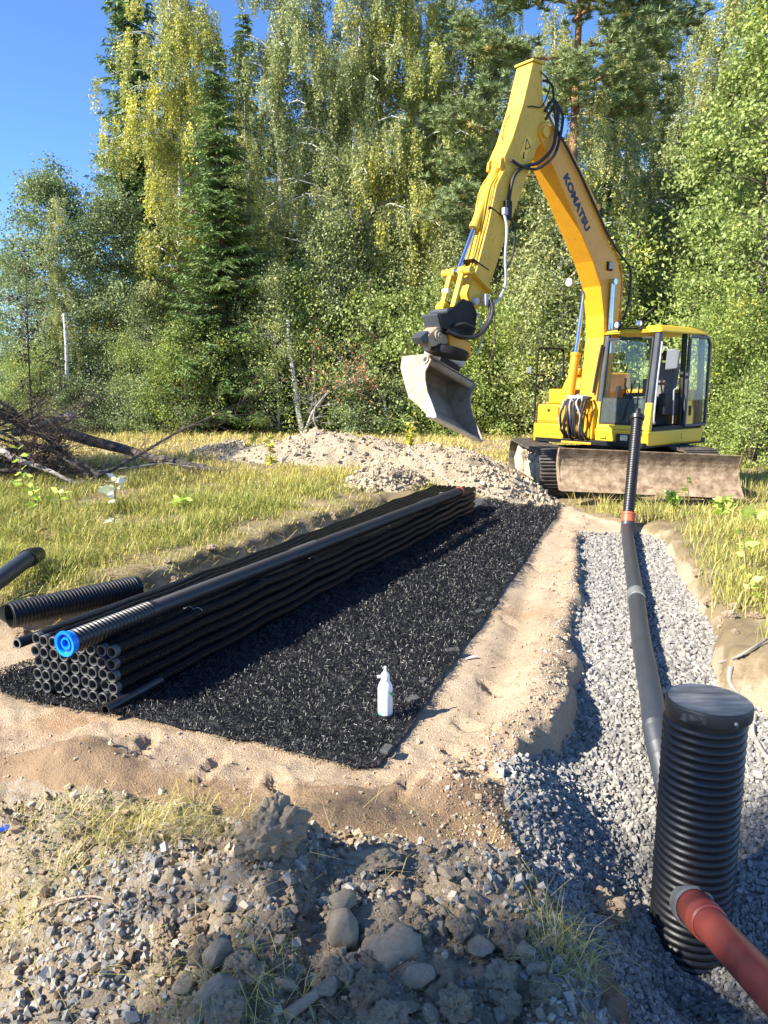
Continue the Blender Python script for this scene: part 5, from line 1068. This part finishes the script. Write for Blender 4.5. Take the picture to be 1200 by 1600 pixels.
MB().lathe(E(3.88, -.25, 2.04), ra, [(0, 0), (.30, 0), (.31, .03), (.31, .09), (.28, .11), (0, .12)], 28).build('rotor_ring', M_blk, tr, smooth=True)
MB().lathe(E(3.94, -.25, 2.16), EL * .2 - EF, [(0, -.28), (.06, -.28), (.06, .28), (0, .28)], 14).build('tilt_cylinder', M_lgrey, tr, smooth=True)
sw = E(4.0, -.05, 2.34)
for k, dl in enumerate((0, .045)): hose('rotator_hose', [E(4.05, -.06, 2.36), E(3.86, .0 + dl, 2.28), E(3.62, .04 + dl, 2.30), E(3.42, .05 + dl, 2.46), E(3.32, .04 + dl, 2.66), E(3.30, -.02 + dl, 2.80)], .028, M_rub, tr, 9)
hose('rotator_hose', [E(3.95, -.05, 2.42), E(3.80, .02, 2.46), E(3.6, .03, 2.40)], .02, M_rub, tr)
hose('rotator_hose', [E(3.5, -.02, 2.62), E(3.44, .0, 2.3), E(3.5, -.02, 2.05)], .012, M_lgrey, tr)
MB().box(E(3.36, -.02, 2.80), (.07, .08, .16), EX_).build('hose_coupling', M_lgrey, tr, .012)
# bucket
BA = V(.7159, .5932, -.3682); B1 = V(.638, -.770, 0); B2 = V(.2835, .2349, .9297); BP = V(.4521, 11.0, 1.6544)
def bk(a, b, w): return BP + B1 * a + B2 * b + BA * w
bk_e = empty('bucket', tuple(BP)); bk_e.location = BP - ORIG[ex.name]; bk_e.parent = ex; ORIG[bk_e.name] = BP.copy()
sidep = [(-.49, .43), (.06, .46), (.16, .36), (.11, .19), (.17, .05), (.28, -.11), (.43, -.26), (.60, -.45), (.57, -.49), (.43, -.46), (.13, -.30), (-.07, -.21), (-.25, .0), (-.45, .25)]
for w in (0, .98): MB().prism([bk(a, b, w) for a, b in sidep], [bk(a, b, w + .025) for a, b in sidep]).build('side_plate', M_bucket, bk_e, .006)
for w in (-.003, 1.003):
    ce_ = [(.28, -.11), (.43, -.26), (.60, -.45), (.57, -.49), (.43, -.46), (.38, -.36), (.25, -.2)]
    MB().prism([bk(a, b, w) for a, b in ce_], [bk(a, b, w + .004) for a, b in ce_]).build('side_cutter', M_edge, bk_e)
sh = MB(); outer = [(.05, .455), (-.485, .425), (-.445, .25), (-.245, .0), (-.065, -.205), (.13, -.295), (.43, -.455)]
inner = [(a + .02 * (1 if i > 0 else 0) + .005, b + (.02 if i > 2 else -.02)) for i, (a, b) in enumerate(outer)]
sh.prism([bk(a, b, .025) for a, b in outer + inner[::-1]], [bk(a, b, .98) for a, b in outer + inner[::-1]]); sh.build('bucket_shell', M_bucket, bk_e)
lip = [(.40, -.445), (.61, -.462), (.60, -.48), (.40, -.475)]
MB().prism([bk(a, b, .0) for a, b in lip], [bk(a, b, 1.005) for a, b in lip]).build('cutting_lip', M_edge, bk_e, .003)
MB().lathe(bk(.06, .36, -.02), BA, [(.035, 0), (.065, 0), (.065, .02), (.055, .02), (.055, 1.02), (.065, 1.02), (.065, 1.05), (.035, 1.05)], 18).build('top_tube', M_bucket, bk_e, smooth=True)
MB().lathe(bk(.06, .36, -.024), BA, [(0, .0), (.034, .0)], 18).build('bore_shade_disc', M_dark, bk_e)  # flat dark disc over the tube mouth, standing in for the shade inside
for w in (.30, .62):
    q = [(-.30, .45), (.0, .47), (.08, .56), (.02, .66), (-.10, .62), (-.22, .66), (-.34, .60)]
    MB().prism([bk(a, b, w) for a, b in q], [bk(a, b, w + .05) for a, b in q]).build('quick_hitch_plate', M_lgrey, bk_e, .01)
MB().box(bk(-.12, .60, .48), (.36, .12, .52), (B1, B2, BA)).build('quick_hitch_body', M_lgrey, bk_e, .02)
MB().box(bk(-.1, .50, .48), (.3, .1, .44), (B1, B2, BA)).build('quick_hitch_lock', M_blk, bk_e, .02)
# hoses on arm and boom tip
hose('arm_hose', [E(2.14, -.08, 5.50), E(2.02, -.04, 5.66), E(1.92, -.02, 5.55), E(1.98, .0, 5.2), E(2.08, .02, 4.98), E(2.34, .0, 4.76), E(2.62, -.04, 4.66), E(2.8, -.06, 4.5), E(2.86, -.08, 4.2), E(2.9, -.08, 3.95)], .026, M_rub, arm)
hose('arm_hose', [E(2.10, -.10, 5.4), E(1.97, -.02, 5.6), E(1.86, .02, 5.45), E(1.94, .03, 5.1), E(2.1, .05, 4.86), E(2.4, .02, 4.66), E(2.68, -.03, 4.66), E(2.85, -.06, 4.72)], .022, M_rub, arm)
hose('arm_hose', [E(2.18, -.25, 5.95), E(2.0, -.1, 5.9), E(2.02, -.02, 5.6), E(1.9, -.05, 5.3), E(1.75, -.1, 5.22)], .018, M_rub, arm)
hose('arm_hose', [E(2.25, -.09, 6.0), E(2.1, -.04, 5.85), E(2.22, -.07, 5.55), E(2.45, -.08, 5.5), E(2.62, -.2, 5.45)], .01, M_rub, arm)
hose('wire_loop', [E(2.62, -.3, 5.42), E(2.72, -.3, 5.3), E(2.80, -.28, 5.05), E(2.76, -.22, 4.9), E(2.70, -.2, 5.05), E(2.62, -.2, 5.4)], .006, M_rub, arm, 5)
hose('arm_hose', [E(3.0, -.07, 4.05), E(2.98, .0, 3.8), E(3.02, .02, 3.4), E(3.0, .02, 3.05), E(3.15, .02, 2.8), E(3.32, .0, 2.72)], .02, M_lgrey, arm)
hose('arm_hose', [E(2.9, -.07, 4.0), E(2.82, -.0, 3.8), E(2.86, .02, 3.45), E(3.0, -.02, 3.2), E(3.2, -.04, 3.05)], .014, M_rub, arm)
for l, dR in ((-.14, 0), (-.18, .015), (-.32, 0), (-.36, .01)): hose('arm_pipe', [E(2.96 + dR, l, 4.55), E(3.14 + dR, l, 4.33), E(3.27 + dR, l, 3.86), E(3.40 + dR, l, 3.45), E(3.52 + dR, l, 3.2)], .011, M_yel2, arm, 6)
bo_ = MB(); bo_.box(E(2.90, -.06, 4.05), (.12, .07, .26), EX_); bo_.build('arm_valve', M_blk, arm, .02)
MB().box(E(2.98, -.05, 4.02), (.08, .07, .1), EX_).build('valve_fitting', M_lgrey, arm, .012)
for R, z in ((3.06, 4.0), (3.38, 3.28)): MB().box(E(R, -.25, z), (.34, .312, .018), (Vector((EF * .93 + EZ * .36)), EL, Vector((EZ * .93 - EF * .36)))).build('clamp_strap', M_blk, arm, .004)
# ------------------------------------------------------------------ pipes, mat and small things
def plastic(name, col, rough=.35, wear=None, wlo=.66, **kw): return mat(name, [(.3, tuple(c * .8 for c in col)), (.7, tuple(c * 1.15 for c in col))], scale=5, rough=rough, spec=.5, wear=wear, wscale=12, wlo=wlo, wamt=.7, **kw)
M_pbk = plastic('black_pipe_plastic', (.012, .012, .014), .42, (.16, .15, .13), .70)
M_pbl = plastic('slate_pipe_plastic', (.036, .042, .052), .45, (.26, .25, .23), .64)
M_net = plastic('black_net_tube', (.016, .016, .017), .38)
M_netend = plastic('tube_rim', (.07, .07, .07), .5)
M_blue = plastic('bright_blue_plastic', (.0, .22, .85), .35)
M_blued = plastic('deep_blue_plastic', (.0, .05, .55), .35)
M_rdp = plastic('red_brown_pipe', (.29, .062, .045), .42, (.12, .09, .08), .70)
M_orng = plastic('orange_red_rubber', (.48, .10, .04), .5)
M_lid = mat('scuffed_lid', [(.3, (.07, .075, .075)), (.5, (.15, .155, .15)), (.68, (.27, .27, .255))], scale=5, stretch=(1, 5, 1), rough=.6, wear=(.34, .32, .28), wscale=10, wlo=.6, wamt=.6, bump=.1)
M_lidrim = plastic('dusty_black_rim', (.022, .023, .023), .5, (.2, .19, .165), .58)
M_ring = plastic('grey_seal', (.16, .165, .16), .55)
M_fil = plastic('black_filament', (.009, .009, .010), .44)
M_fel = mat('dark_felt', [(.3, (.04, .04, .04)), (.7, (.09, .09, .088))], scale=30, rough=.95)
M_tie = mat('pale_tie', (.34, .34, .32), rough=.6)
M_wht = mat('white_bottle_plastic', (.82, .82, .80), rough=.3, spec=.5)
M_grn = mat('green_label', (.02, .30, .05), rough=.45); M_grn2 = mat('bright_green_label', (.03, .55, .22), rough=.45)
def ribbed(p, q, r, pitch, depth, n=20, wall=.008, inner=.25, duty=.5):
    """hollow ribbed pipe from p to q, open at p"""
    p = Vector(p); q = Vector(q); L = (q - p).length; prof = [(r - wall * 1.6, min(inner, L * .9)), (r - wall * 1.6, 0), (r - depth, 0)]; h = .004
    while h < L - pitch:
        prof += [(r - depth, h), (r, h + pitch * .18), (r, h + pitch * (.18 + duty * .7)), (r - depth, h + pitch * (.36 + duty * .7))]; h += pitch
    prof += [(r - depth, L), (0, L)]
    return MB().lathe(p, q - p, prof, n)
# geomat
mat_c = [V(-.03, 3.10, 0), V(2.37, 10.1, 0), V(.95, 10.45, 0), V(-2.32, 4.02, 0)]
def in_mat(x, y, m=0):
    ok = np.ones_like(x, bool)
    for a, b in zip(mat_c, mat_c[1:] + mat_c[:1]): ok &= ((b.x - a.x) * (y - a.y) - (b.y - a.y) * (x - a.x)) > m * (b - a).length
    return ok
gm = empty('drainage_mat', (.3, 6.5, 0), 'long black mat of tangled plastic filament laid on the sand', 'drainage mat')
nx, ny = 24, 90; U, W = np.meshgrid(np.linspace(0, 1, nx), np.linspace(0, 1, ny), indexing='ij')
A_ = [np.array(c[:2]) for c in mat_c]; pts = ((1 - U) * (1 - W))[..., None] * A_[0] + ((1 - U) * W)[..., None] * A_[1] + (U * W)[..., None] * A_[2] + (U * (1 - W))[..., None] * A_[3]
pts = pts + (np.array([.15, 6.9]) - pts) * np.array([.02, .006]); X, Y = pts[..., 0], pts[..., 1]; Zm = terrain(X, Y)[0] + .018
ii = np.arange(nx * ny).reshape(nx, ny); q = np.stack([ii[:-1, :-1], ii[1:, :-1], ii[1:, 1:], ii[:-1, 1:]], -1).reshape(-1, 4)
mobj('base_sheet', np_mesh('base_sheet', np.stack([X, Y, Zm], -1).reshape(-1, 3) - np.array([.3, 6.5, 0]), q[:, ::-1], M_fel, 4), gm)
rng = np.random.default_rng(99); n = 240000
Y = 3.05 * (10.45 / 3.05) ** rng.uniform(0, 1, n); X = rng.uniform(-2.4, 2.4, n); wob_ = .03 * fbm(X * 5, Y * 5, 401, 3)
k = in_mat(X + wob_, Y + wob_ * .5); X, Y = X[k], Y[k]
und = (X - (-1.36)) * .921 - (Y - 3.73) * .388; k = ~((und < -.05) & (und > -.6) & (Y > 4.1)); X, Y = X[k], Y[k]
print('filaments', len(X))
nf = len(X); Zb = terrain(X, Y)[0] + .016 + .028 * rng.uniform(0, 1, nf); az = rng.uniform(0, 6.283, nf); rad = rng.uniform(.010, .021, nf) * np.clip(Y / 6 + .45, .9, 1.6); tl = rng.uniform(-.9, .9, nf); wd = (.0006 + .00017 * Y)[:, None]
d1 = np.stack([np.cos(az), np.sin(az), 0 * az], -1); up = np.stack([-np.sin(az) * np.sin(tl), np.cos(az) * np.sin(tl), np.cos(tl)], -1); sd = np.cross(d1, up); P = np.stack([X, Y, Zb], -1)
vs = []
for a in (0, 1.05, 2.1, 3.14):
    c = P + d1 * (rad * math.cos(a))[:, None] + up * (rad * math.sin(a) * .95)[:, None]; w = sd + up * .45; vs += [c - w * wd, c + w * wd]
co = np.stack(vs, 1).reshape(-1, 3); i8 = np.arange(nf)[:, None] * 8; fq = np.concatenate([i8 + [0, 1, 3, 2], i8 + [2, 3, 5, 4], i8 + [4, 5, 7, 6]], 0)
o = mobj('filament_mesh', np_mesh('filament_mesh', co - np.array([.3, 6.5, 0]), fq, M_fil, 4), gm); o['kind'] = 'stuff'
for i, (u, v, s, rz) in enumerate([(707, 1027, .085, .1), (645, 1105, .07, .5), (604, 1186, .06, 1.1), (747, 965, .07, .9), (765, 945, .07, .9), (790, 905, .07, .9), (662, 1075, .05, .9), (812, 882, .06, .9), (836, 850, .06, .9)]):
    x, y = gp(u, v); c = V(x, y, hz(x, y) + .045); a = V(math.cos(rz), math.sin(rz), .1).normalized(); b2 = V(0, 0, 1).cross(a).normalized()
    MB().box(c, (s, s * .7, .018), (a, b2, a.cross(b2))).build('edge_tab', M_fel, gm, .004)
# bundle of net tubes
SD = V(.388, .921, 0).normalized(); SN = V(SD.y, -SD.x, 0); SP = V(-1.36, 3.73, .045); LEN = 6.55; PT = .0645
bn = empty('tube_bundle', tuple(SP - SN * .3), 'long tied bundle of black net tubes lying on the left side of the mat', 'pipe bundle')
r = random.Random(8); TR = .0315; joints = [i * LEN / 9 for i in range(10)]
def tubeshape(seed, ring):
    """one net tube: ribbed skin, slightly wavy, along +SD from the origin"""
    rr = random.Random(seed); mb = MB(); n = 12; m = 118 if ring else 40; path, rad = [], []
    wav = [(rr.uniform(-.010, .010), rr.uniform(-.008, .008)) for _ in joints]
    wav[0] = (0, 0)
    for i in range(m + 1):
        s = LEN * i / m; k = min(int(s / (LEN / 9)), 8); f = s / (LEN / 9) - k; f = f * f * (3 - 2 * f)
        path.append(SD * s + SN * (wav[k][0] * (1 - f) + wav[k + 1][0] * f) + V(0, 0, wav[k][1] * (1 - f) + wav[k + 1][1] * f - .013 * min(1, s / .8) * math.sin(math.pi * (s / (LEN / 9) % 1))))
        rad.append(TR * (1.0 if i % 2 else .93) if ring else TR)
    mb.tube(path, rad, n, caps=False)
    a, b, d = frame(SD); base = len(mb.v)
    return mb
M_netrib = bpy.data.materials.new('net_tube_skin'); M_netrib.use_nodes = True; t_ = M_netrib.node_tree; p_ = t_.nodes['Principled BSDF']; p_.inputs['Base Color'].default_value = (.005, .005, .006, 1); p_.inputs['Roughness'].default_value = .45; p_.inputs['Specular IOR Level'].default_value = .25
tc_ = _n(t_, 'ShaderNodeTexCoord').outputs['Object']; mp = _n(t_, 'ShaderNodeMapping'); mp.inputs['Rotation'].default_value = (0, 0, -math.atan2(SD.y, SD.x)); t_.links.new(tc_, mp.inputs['Vector'])
w1 = _n(t_, 'ShaderNodeTexWave', wave_type='BANDS', bands_direction='DIAGONAL'); w1.inputs['Scale'].default_value = 30; w1.inputs['Distortion'].default_value = .6; t_.links.new(mp.outputs[0], w1.inputs['Vector'])
bm_ = _n(t_, 'ShaderNodeBump'); bm_.inputs['Strength'].default_value = 1; bm_.inputs['Distance'].default_value = .006; t_.links.new(w1.outputs['Fac'], bm_.inputs['Height']); t_.links.new(bm_.outputs[0], p_.inputs['Normal'])
def tube_mesh(seed, ring):
    o = tubeshape(seed, ring).build('tube', M_netrib, None, smooth=True); me = o.data; bpy.data.objects.remove(o); return me
TUB = [tube_mesh(s, True) for s in (1, 2, 3)]
def rim_mesh():
    mb = MB(); a, b, d = frame(SD); n = 18
    pr = [(TR + .0005, .03), (TR + .001, -.002), (TR - .002, -.005), (TR - .0075, -.003), (TR - .0085, .02), (TR - .009, .10)]
    mb.lathe(V(0, 0, 0), SD, pr, n)
    for k in range(n): # net bars inside the mouth
        t = 2 * math.pi * k / n
    o = mb.build('tube_rim', M_netend, None, smooth=True); me = o.data; bpy.data.objects.remove(o); return me
RIM = rim_mesh()
for row in range(5):
    for colm in range(10):
        if row == 4 and colm == 0: continue
        back = .14 if colm == 0 else 0
        c = SP - SN * (PT * (9 - colm) + PT / 2) + V(0, 0, PT * (row + .5)) + SD * (back + r.uniform(-.012, .012)) + SN * r.uniform(-.002, .002)
        t = bpy.data.objects.new('tube', TUB[(row * 7 + colm * 3) % 3]); COL.objects.link(t); t.parent = bn; t.location = c - ORIG[bn.name]; ORIG[t.name] = c
        e2 = bpy.data.objects.new('tube_rim', RIM); COL.objects.link(e2); e2.parent = t
TOP = SP.z + PT * 5
for j in joints[1:-1]:
    st = MB()
    arcs = []
    for c in range(4):
        ctr = SP - SN * (PT * c + PT / 2) + SD * (j + .01 * math.sin(c * 3)) + V(0, 0, TOP - SP.z - PT / 2)
        aa = [ctr + SN * (TR + .002) * math.cos(a) + V(0, 0, (TR + .002) * math.sin(a)) for a in np.linspace(.5, 2.64, 6)]
        arcs += aa
    st.tube(arcs, .0022, 5)
    st.build('tie_wire', M_tie, bn)
# big ribbed pipe on top of the bundle, with blue cap
a0 = V(-1.565, 3.62, TOP + .057); a1 = V(.88, 8.84, TOP + .062); dr = (a1 - a0).normalized()
bp = empty('capped_pipe', tuple(a0), 'long black ribbed pipe with a bright blue end cap lying on the tube bundle', 'pipe')
ribbed(a0 + dr * .02, a0 + dr * .62, .058, .026, .006, 24).build('coarse_sleeve', M_pbk, bp, smooth=True)
ribbed(a0 + dr * .55, a1, .0525, .0125, .0022, 18).build('pipe_body', M_pbk, bp, smooth=True)
ribbed(a0 + dr * 2.1, a0 + dr * 2.45, .0575, .02, .004, 24).build('coupling', M_pbk, bp, smooth=True)
ribbed(a0 + dr * 4.6, a0 + dr * 4.85, .0575, .02, .004, 24).build('coupling', M_pbk, bp, smooth=True)
MB().lathe(a1 - dr * .03, dr, [(.053, 0), (.058, .005), (.058, .035), (.045, .04)], 20).build('red_ring', M_orng, bp, smooth=True)
cp = MB().lathe(a0 - dr * .012, dr, [(.047, .02), (.049, .0), (.064, -.003), (.066, .005), (.064, .012), (.057, .014), (.057, .05)], 36).build('blue_cap', M_blue, bp, smooth=True)
MB().lathe(a0, dr, [(.0, .012), (.049, .008)], 36).build('cap_recess', M_blued, cp, smooth=True)
MB().lathe(a0, dr, [(.020, .01), (.022, -.006), (.031, -.006), (.033, .01)], 30).build('cap_ring', M_blue, cp, smooth=True)
# other pipes near the bundle
p0 = rayp(26, 1006, 4.05); p1 = p0 + SD * 1.6 + V(0, 0, -.01); p0.z = max(p0.z, .2)
tp_ = empty('thin_pipe', tuple(p0), 'thin black pipe with a pale cut end beside the top left of the bundle', 'pipe'); MB().lathe(p0, p1 - p0, [(.022, .12), (.022, .004), (.029, .004), (.029, 1.6)], 18).build('pipe_body', M_pbk, tp_, smooth=True)
MB().lathe(p0, p1 - p0, [(.0225, .006), (.022, -.001), (.0295, -.001), (.0298, .006)], 18).build('pale_end', M_ring, tp_, smooth=True)
p0 = rayp(164, 1103, 3.60); p0.z = .085; p1 = p0 + SD * .42
tp_ = empty('pipe_stub', tuple(p0), 'short black pipe stub on the mat at the lower right corner of the bundle', 'pipe'); MB().lathe(p0, p1 - p0, [(.02, .2), (.02, 0), (.026, 0), (.026, .42)], 16).build('pipe_body', M_pbk, tp_, smooth=True)
p0 = rayp(14, 962, 4.75); p1 = rayp(216, 917, 5.42)
tp_ = empty('corrugated_pipe', tuple(p0), 'short length of wide corrugated black pipe lying on the straw left of the bundle', 'pipe'); ribbed(p0, p1, .086, .024, .008, 24, inner=.5).build('pipe_body', M_pbk, tp_, smooth=True)
p0 = rayp(-40, 935, 4.85); p1 = rayp(44, 872, 5.7)
tp_ = empty('grey_pipe', tuple(p0), 'smooth grey pipe with a dark end lying in the grass at the left edge', 'pipe'); MB().tube([p0, p1], .062, 18).build('pipe_body', M_pbl, tp_, smooth=True)
MB().lathe(p1 - (p1 - p0).normalized() * .02, p1 - p0 + V(0, .25, -.12), [(.055, 0), (.072, .0), (.072, .10), (.06, .12), (.06, .2), (.05, .2), (.05, .1)], 18).build('pipe_socket', M_pbk, tp_, smooth=True)
# chamber
CX, CY = 1.2, 2.70
ch = empty('inspection_chamber', (CX, CY, -.62), 'tall black corrugated chamber with a scuffed flat lid standing in the gravel', 'chamber')
prof = [(.12, -.62), (.152, -.62), (.152, -.59), (.142, -.585)]; z = -.575
while z < .455: prof += [(.1405, z), (.1475, z + .006), (.1495, z + .013), (.1475, z + .020), (.1405, z + .026)]; z += .0315
prof += [(.1405, .49)]
MB().lathe(V(CX, CY, 0), V(0, 0, 1), prof, 64).build('chamber_body', M_pbk, ch, smooth=True)
MB().lathe(V(CX, CY, 0), V(.02, 0, 1), [(.147, .482), (.152, .482), (.1535, .49), (.1535, .522), (.151, .530), (.1475, .533)], 64).build('lid_rim', M_lidrim, ch, smooth=True)
MB().lathe(V(CX, CY, 0), V(.02, 0, 1), [(.148, .5325), (.1465, .5305), (.05, .5305), (.047, .5325), (.0, .5325)], 64).build('lid', M_lid, ch, smooth=True)
MB().lathe(V(CX + .045, CY - .149, .502), V(.25, -1, 0), [(.0, .006), (.005, .005), (.007, 0)], 10).build('screw', M_lgrey, ch, smooth=True)
# drain pipe in the trench
pp = [V(2.80, 8.72, .03), V(2.36, 7.16, .01), V(1.99, 5.85, .0), V(1.71, 4.89, 0), V(1.58, 4.4, -.01), V(1.48, 4.02, -.03), V(1.40, 3.71, -.07), V(1.34, 3.4, -.13), V(1.24, 2.85, -.25)]
dp = empty('drain_pipe', tuple(pp[0]), 'slate black drain pipe running down the gravel trench to the corrugated chamber', 'pipe')
sp_p = spline(pp, 14); cut = [i for i, p in enumerate(sp_p) if p.y < 3.75][0]
MB().tube(sp_p[:cut + 1], .063, 24).build('pipe_body', M_pbl, dp, smooth=True)
fine = []; acc = sp_p[cut:]
for a, b in zip(acc, acc[1:]):
    L = (b - a).length; k = max(1, int(L / .0055)); fine += [a.lerp(b, i / k) for i in range(k)]
MB().tube(fine, [.0605 + (.0035 if i % 2 else 0) for i in range(len(fine))], 24).build('ribbed_section', M_pbl, dp, smooth=True)
i = [i for i, p in enumerate(sp_p) if p.y < 5.95][0]; d = (sp_p[i + 1] - sp_p[i]).normalized()
MB().lathe(sp_p[i] - d * .10, d, [(.063, 0), (.069, .004), (.071, .02), (.069, .03), (.069, .17), (.074, .175), (.074, .2), (.063, .205)], 24).build('sleeve_joint', M_lid, dp, smooth=True)
# vent pipe
vb0 = rayp(981, 812, 8.72); vb0.z = max(vb0.z, .1); vt = rayp(996, 652, 9.25)
vp = empty('vent_pipe', tuple(vb0), 'upright black ribbed vent pipe with a cap at the far end of the trench', 'vent pipe')
ribbed(vt, vb0, .066, .03, .007, 20, inner=.05).build('pipe_body', M_pbk, vp, smooth=True)
dv = (vt - vb0).normalized()
MB().lathe(vt - dv * .03, dv, [(.066, 0), (.082, .0), (.085, .02), (.085, .05), (.06, .07), (.035, .08), (.035, .13), (.028, .14), (.0, .142)], 20).build('vent_cap', M_pbk, vp, smooth=True)
MB().lathe(vb0 - dv * .03, dv, [(.06, 0), (.074, .0), (.076, .02), (.074, .08), (.08, .085), (.08, .11), (.066, .115)], 20).build('red_collar', M_orng, vp, smooth=True)
MB().lathe(vb0 - dv * .18, dv, [(.066, 0), (.07, .03), (.07, .15), (.05, .16)], 20).build('elbow', M_pbl, vp, smooth=True)
# red sewer pipe
q0 = V(1.145, 2.56, -.22); q1 = V(1.09, 1.15, .20); dq = (q1 - q0).normalized()
rp = empty('red_pipe', tuple(q0), 'red brown sewer pipe entering the side of the corrugated chamber', 'pipe')
MB().tube([q0 + dq * .02, q1], .0585, 28).build('pipe_body', M_rdp, rp, smooth=True)
MB().lathe(q0, dq, [(.058, .0), (.066, .0), (.066, .09), (.0695, .10), (.0695, .13), (.066, .135), (.067, .165), (.060, .170)], 32).build('pipe_socket', M_rdp, rp, smooth=True)
MB().lathe(q0 - dq * .03, dq, [(.06, 0), (.076, .0), (.080, .03), (.078, .05), (.07, .055), (.064, .045)], 32).build('seal_ring', M_ring, rp, smooth=True)
# bottle
bx_, by_ = gp(602, 1128); bz = hz(bx_, by_) + .042
bt = empty('white_bottle', (bx_, by_, bz), 'white plastic squeeze bottle with a nozzle standing on the black mat', 'bottle')
bprof = [(0, 0), (.034, 0), (.0375, .004), (.0375, .135), (.035, .15), (.027, .168), (.021, .178), (.021, .182)]
BV = V(bx_, by_, bz)
MB().lathe(BV, V(0, 0, 1), bprof, 36).build('bottle_body', M_wht, bt, smooth=True)
MB().lathe(BV, V(0, 0, 1), [(.020, .18), (.0225, .182), (.0225, .205), (.0205, .212), (.010, .222), (.007, .232), (.0065, .25), (.004, .252), (0, .252)], 28).build('nozzle_cap', M_wht, bt, smooth=True)
MB().lathe(BV + V(-.026, -.004, .198), V(-1, -.1, .1), [(0, 0), (.008, 0), (.008, .013), (0, .014)], 14).build('stopper', M_wht, bt, smooth=True)
def label(poly, m, name):
    mb = MB(); R0 = .0379; n = 10; A = [V((math.cos(a) * R0) + bx_, by_ + math.sin(a) * R0, bz + z) for a, z in poly]; mb.add(A, [tuple(range(len(A)))]); return mb.build(name, m, bt)
def arcpoly(pts, k=6):
    out = []
    for (a, z), (b, w) in zip(pts, pts[1:] + pts[:1]): out += [(a + (b - a) * i / k, z + (w - z) * i / k) for i in range(k)]
    return out
def label2(a0, a1, lo, hi, m, name):
    mb = MB(); R0 = .0379; k = 8
    for i in range(k):
        aa, ab = a0 + (a1 - a0) * i / k, a0 + (a1 - a0) * (i + 1) / k
        mb.add([V(bx_ + math.cos(a) * R0, by_ + math.sin(a) * R0, bz + z) for a, z in ((aa, lo(i / k)), (ab, lo((i + 1) / k)), (ab, hi((i + 1) / k)), (aa, hi(i / k)))], [(0, 1, 2, 3)])
    return mb.build(name, m, bt)
label2(-1.0, -.15, lambda t: .122 - .036 * t, lambda t: .124 - .0 * t, M_grn, 'green_print')
label2(-2.9, -1.95, lambda t: .004, lambda t: .02 - .012 * t, M_grn2, 'green_print')
label2(-2.75, -2.55, lambda t: .026, lambda t: .029, M_grn, 'small_print')
# scraps and roots
x, y = gp(736, 1030); o = MB().box(V(x, y, hz(x, y) + .012), (.07, .02, .006), (V(.95, .2, .2).normalized(), V(-.2, .95, 0).normalized(), V(0, 0, 1))).build('paper_scrap', M_wht, None, .002, origin=(x, y, hz(x, y))); tag(o, 'white scrap of plastic on the sand right of the mat edge', 'scrap')
x, y = gp(3, 1300); o = MB().box(V(x, y, hz(x, y) + .01), (.05, .03, .008), (V(.9, .4, .1).normalized(), V(-.4, .9, 0).normalized(), V(0, 0, 1))).build('plastic_scrap', M_blued, None, .002, origin=(x, y, hz(x, y))); tag(o, 'small blue scrap on the sand at the left picture edge', 'scrap')
M_root = mat('pale_root', [(.3, (.26, .19, .13)), (.7, (.42, .33, .24))], scale=14, rough=.9, bump=.5)
def root(pix, r0, r1, label, m=M_root, lift=.02, side=0):
    P = []
    for i, (u, v) in enumerate(pix):
        x, y = gp(u, v); P.append(V(x, y, hz(x, y) + lift))
    Q = spline(P, 6); k = len(Q); o = MB().tube(Q, [r0 + (r1 - r0) * i / (k - 1) for i in range(k)], 9).build('root', m, None, smooth=True, origin=tuple(P[0])); return tag(o, label, 'root')
root([(450, 1598), (500, 1560), (535, 1528), (555, 1522), (590, 1512), (612, 1495), (626, 1480)], .015, .006, 'pale peeled root lying across the foreground spoil')
root([(1142, 1050), (1140, 1075), (1160, 1100), (1178, 1120), (1176, 1150), (1190, 1178), (1210, 1205)], .014, .011, 'grey root curling down the bank right of the chamber', M_cut)
root([(1125, 1040), (1150, 1035), (1175, 1018), (1205, 1000)], .01, .006, 'thin root sticking out of the right bank', M_cut)
root([(40, 1440), (90, 1420), (150, 1410), (190, 1430)], .005, .003, 'thin dark root on the soil at the lower left')
for i in range(46):
    rr = random.Random(900 + i); x, y = rr.uniform(2.0, 3.0), rr.uniform(3.4, 6.5)
    if terrain(np.array([x]), np.array([y]))[1][0] != 0 or x > .6 * y: continue
    put_rock(rr.choice(CLODS), 'soil_clod', x, y, rr.uniform(.03, .09), .3, label='loose pale clod on the bank right of the gravel trench', cat='clod', group='clods on the right bank', r=rr)
for i in range(60):
    rr = random.Random(1900 + i); y = rr.uniform(4.9, 10.3); x = float(x_bank(y)) + rr.gauss(.12, .12)
    put_rock(rr.choice(CLODS), 'soil_clod', x, y, rr.uniform(.03, .10), .25, label='loose clod along the cut turf edge behind the bundle', cat='clod', group='clods along the turf edge', r=rr)
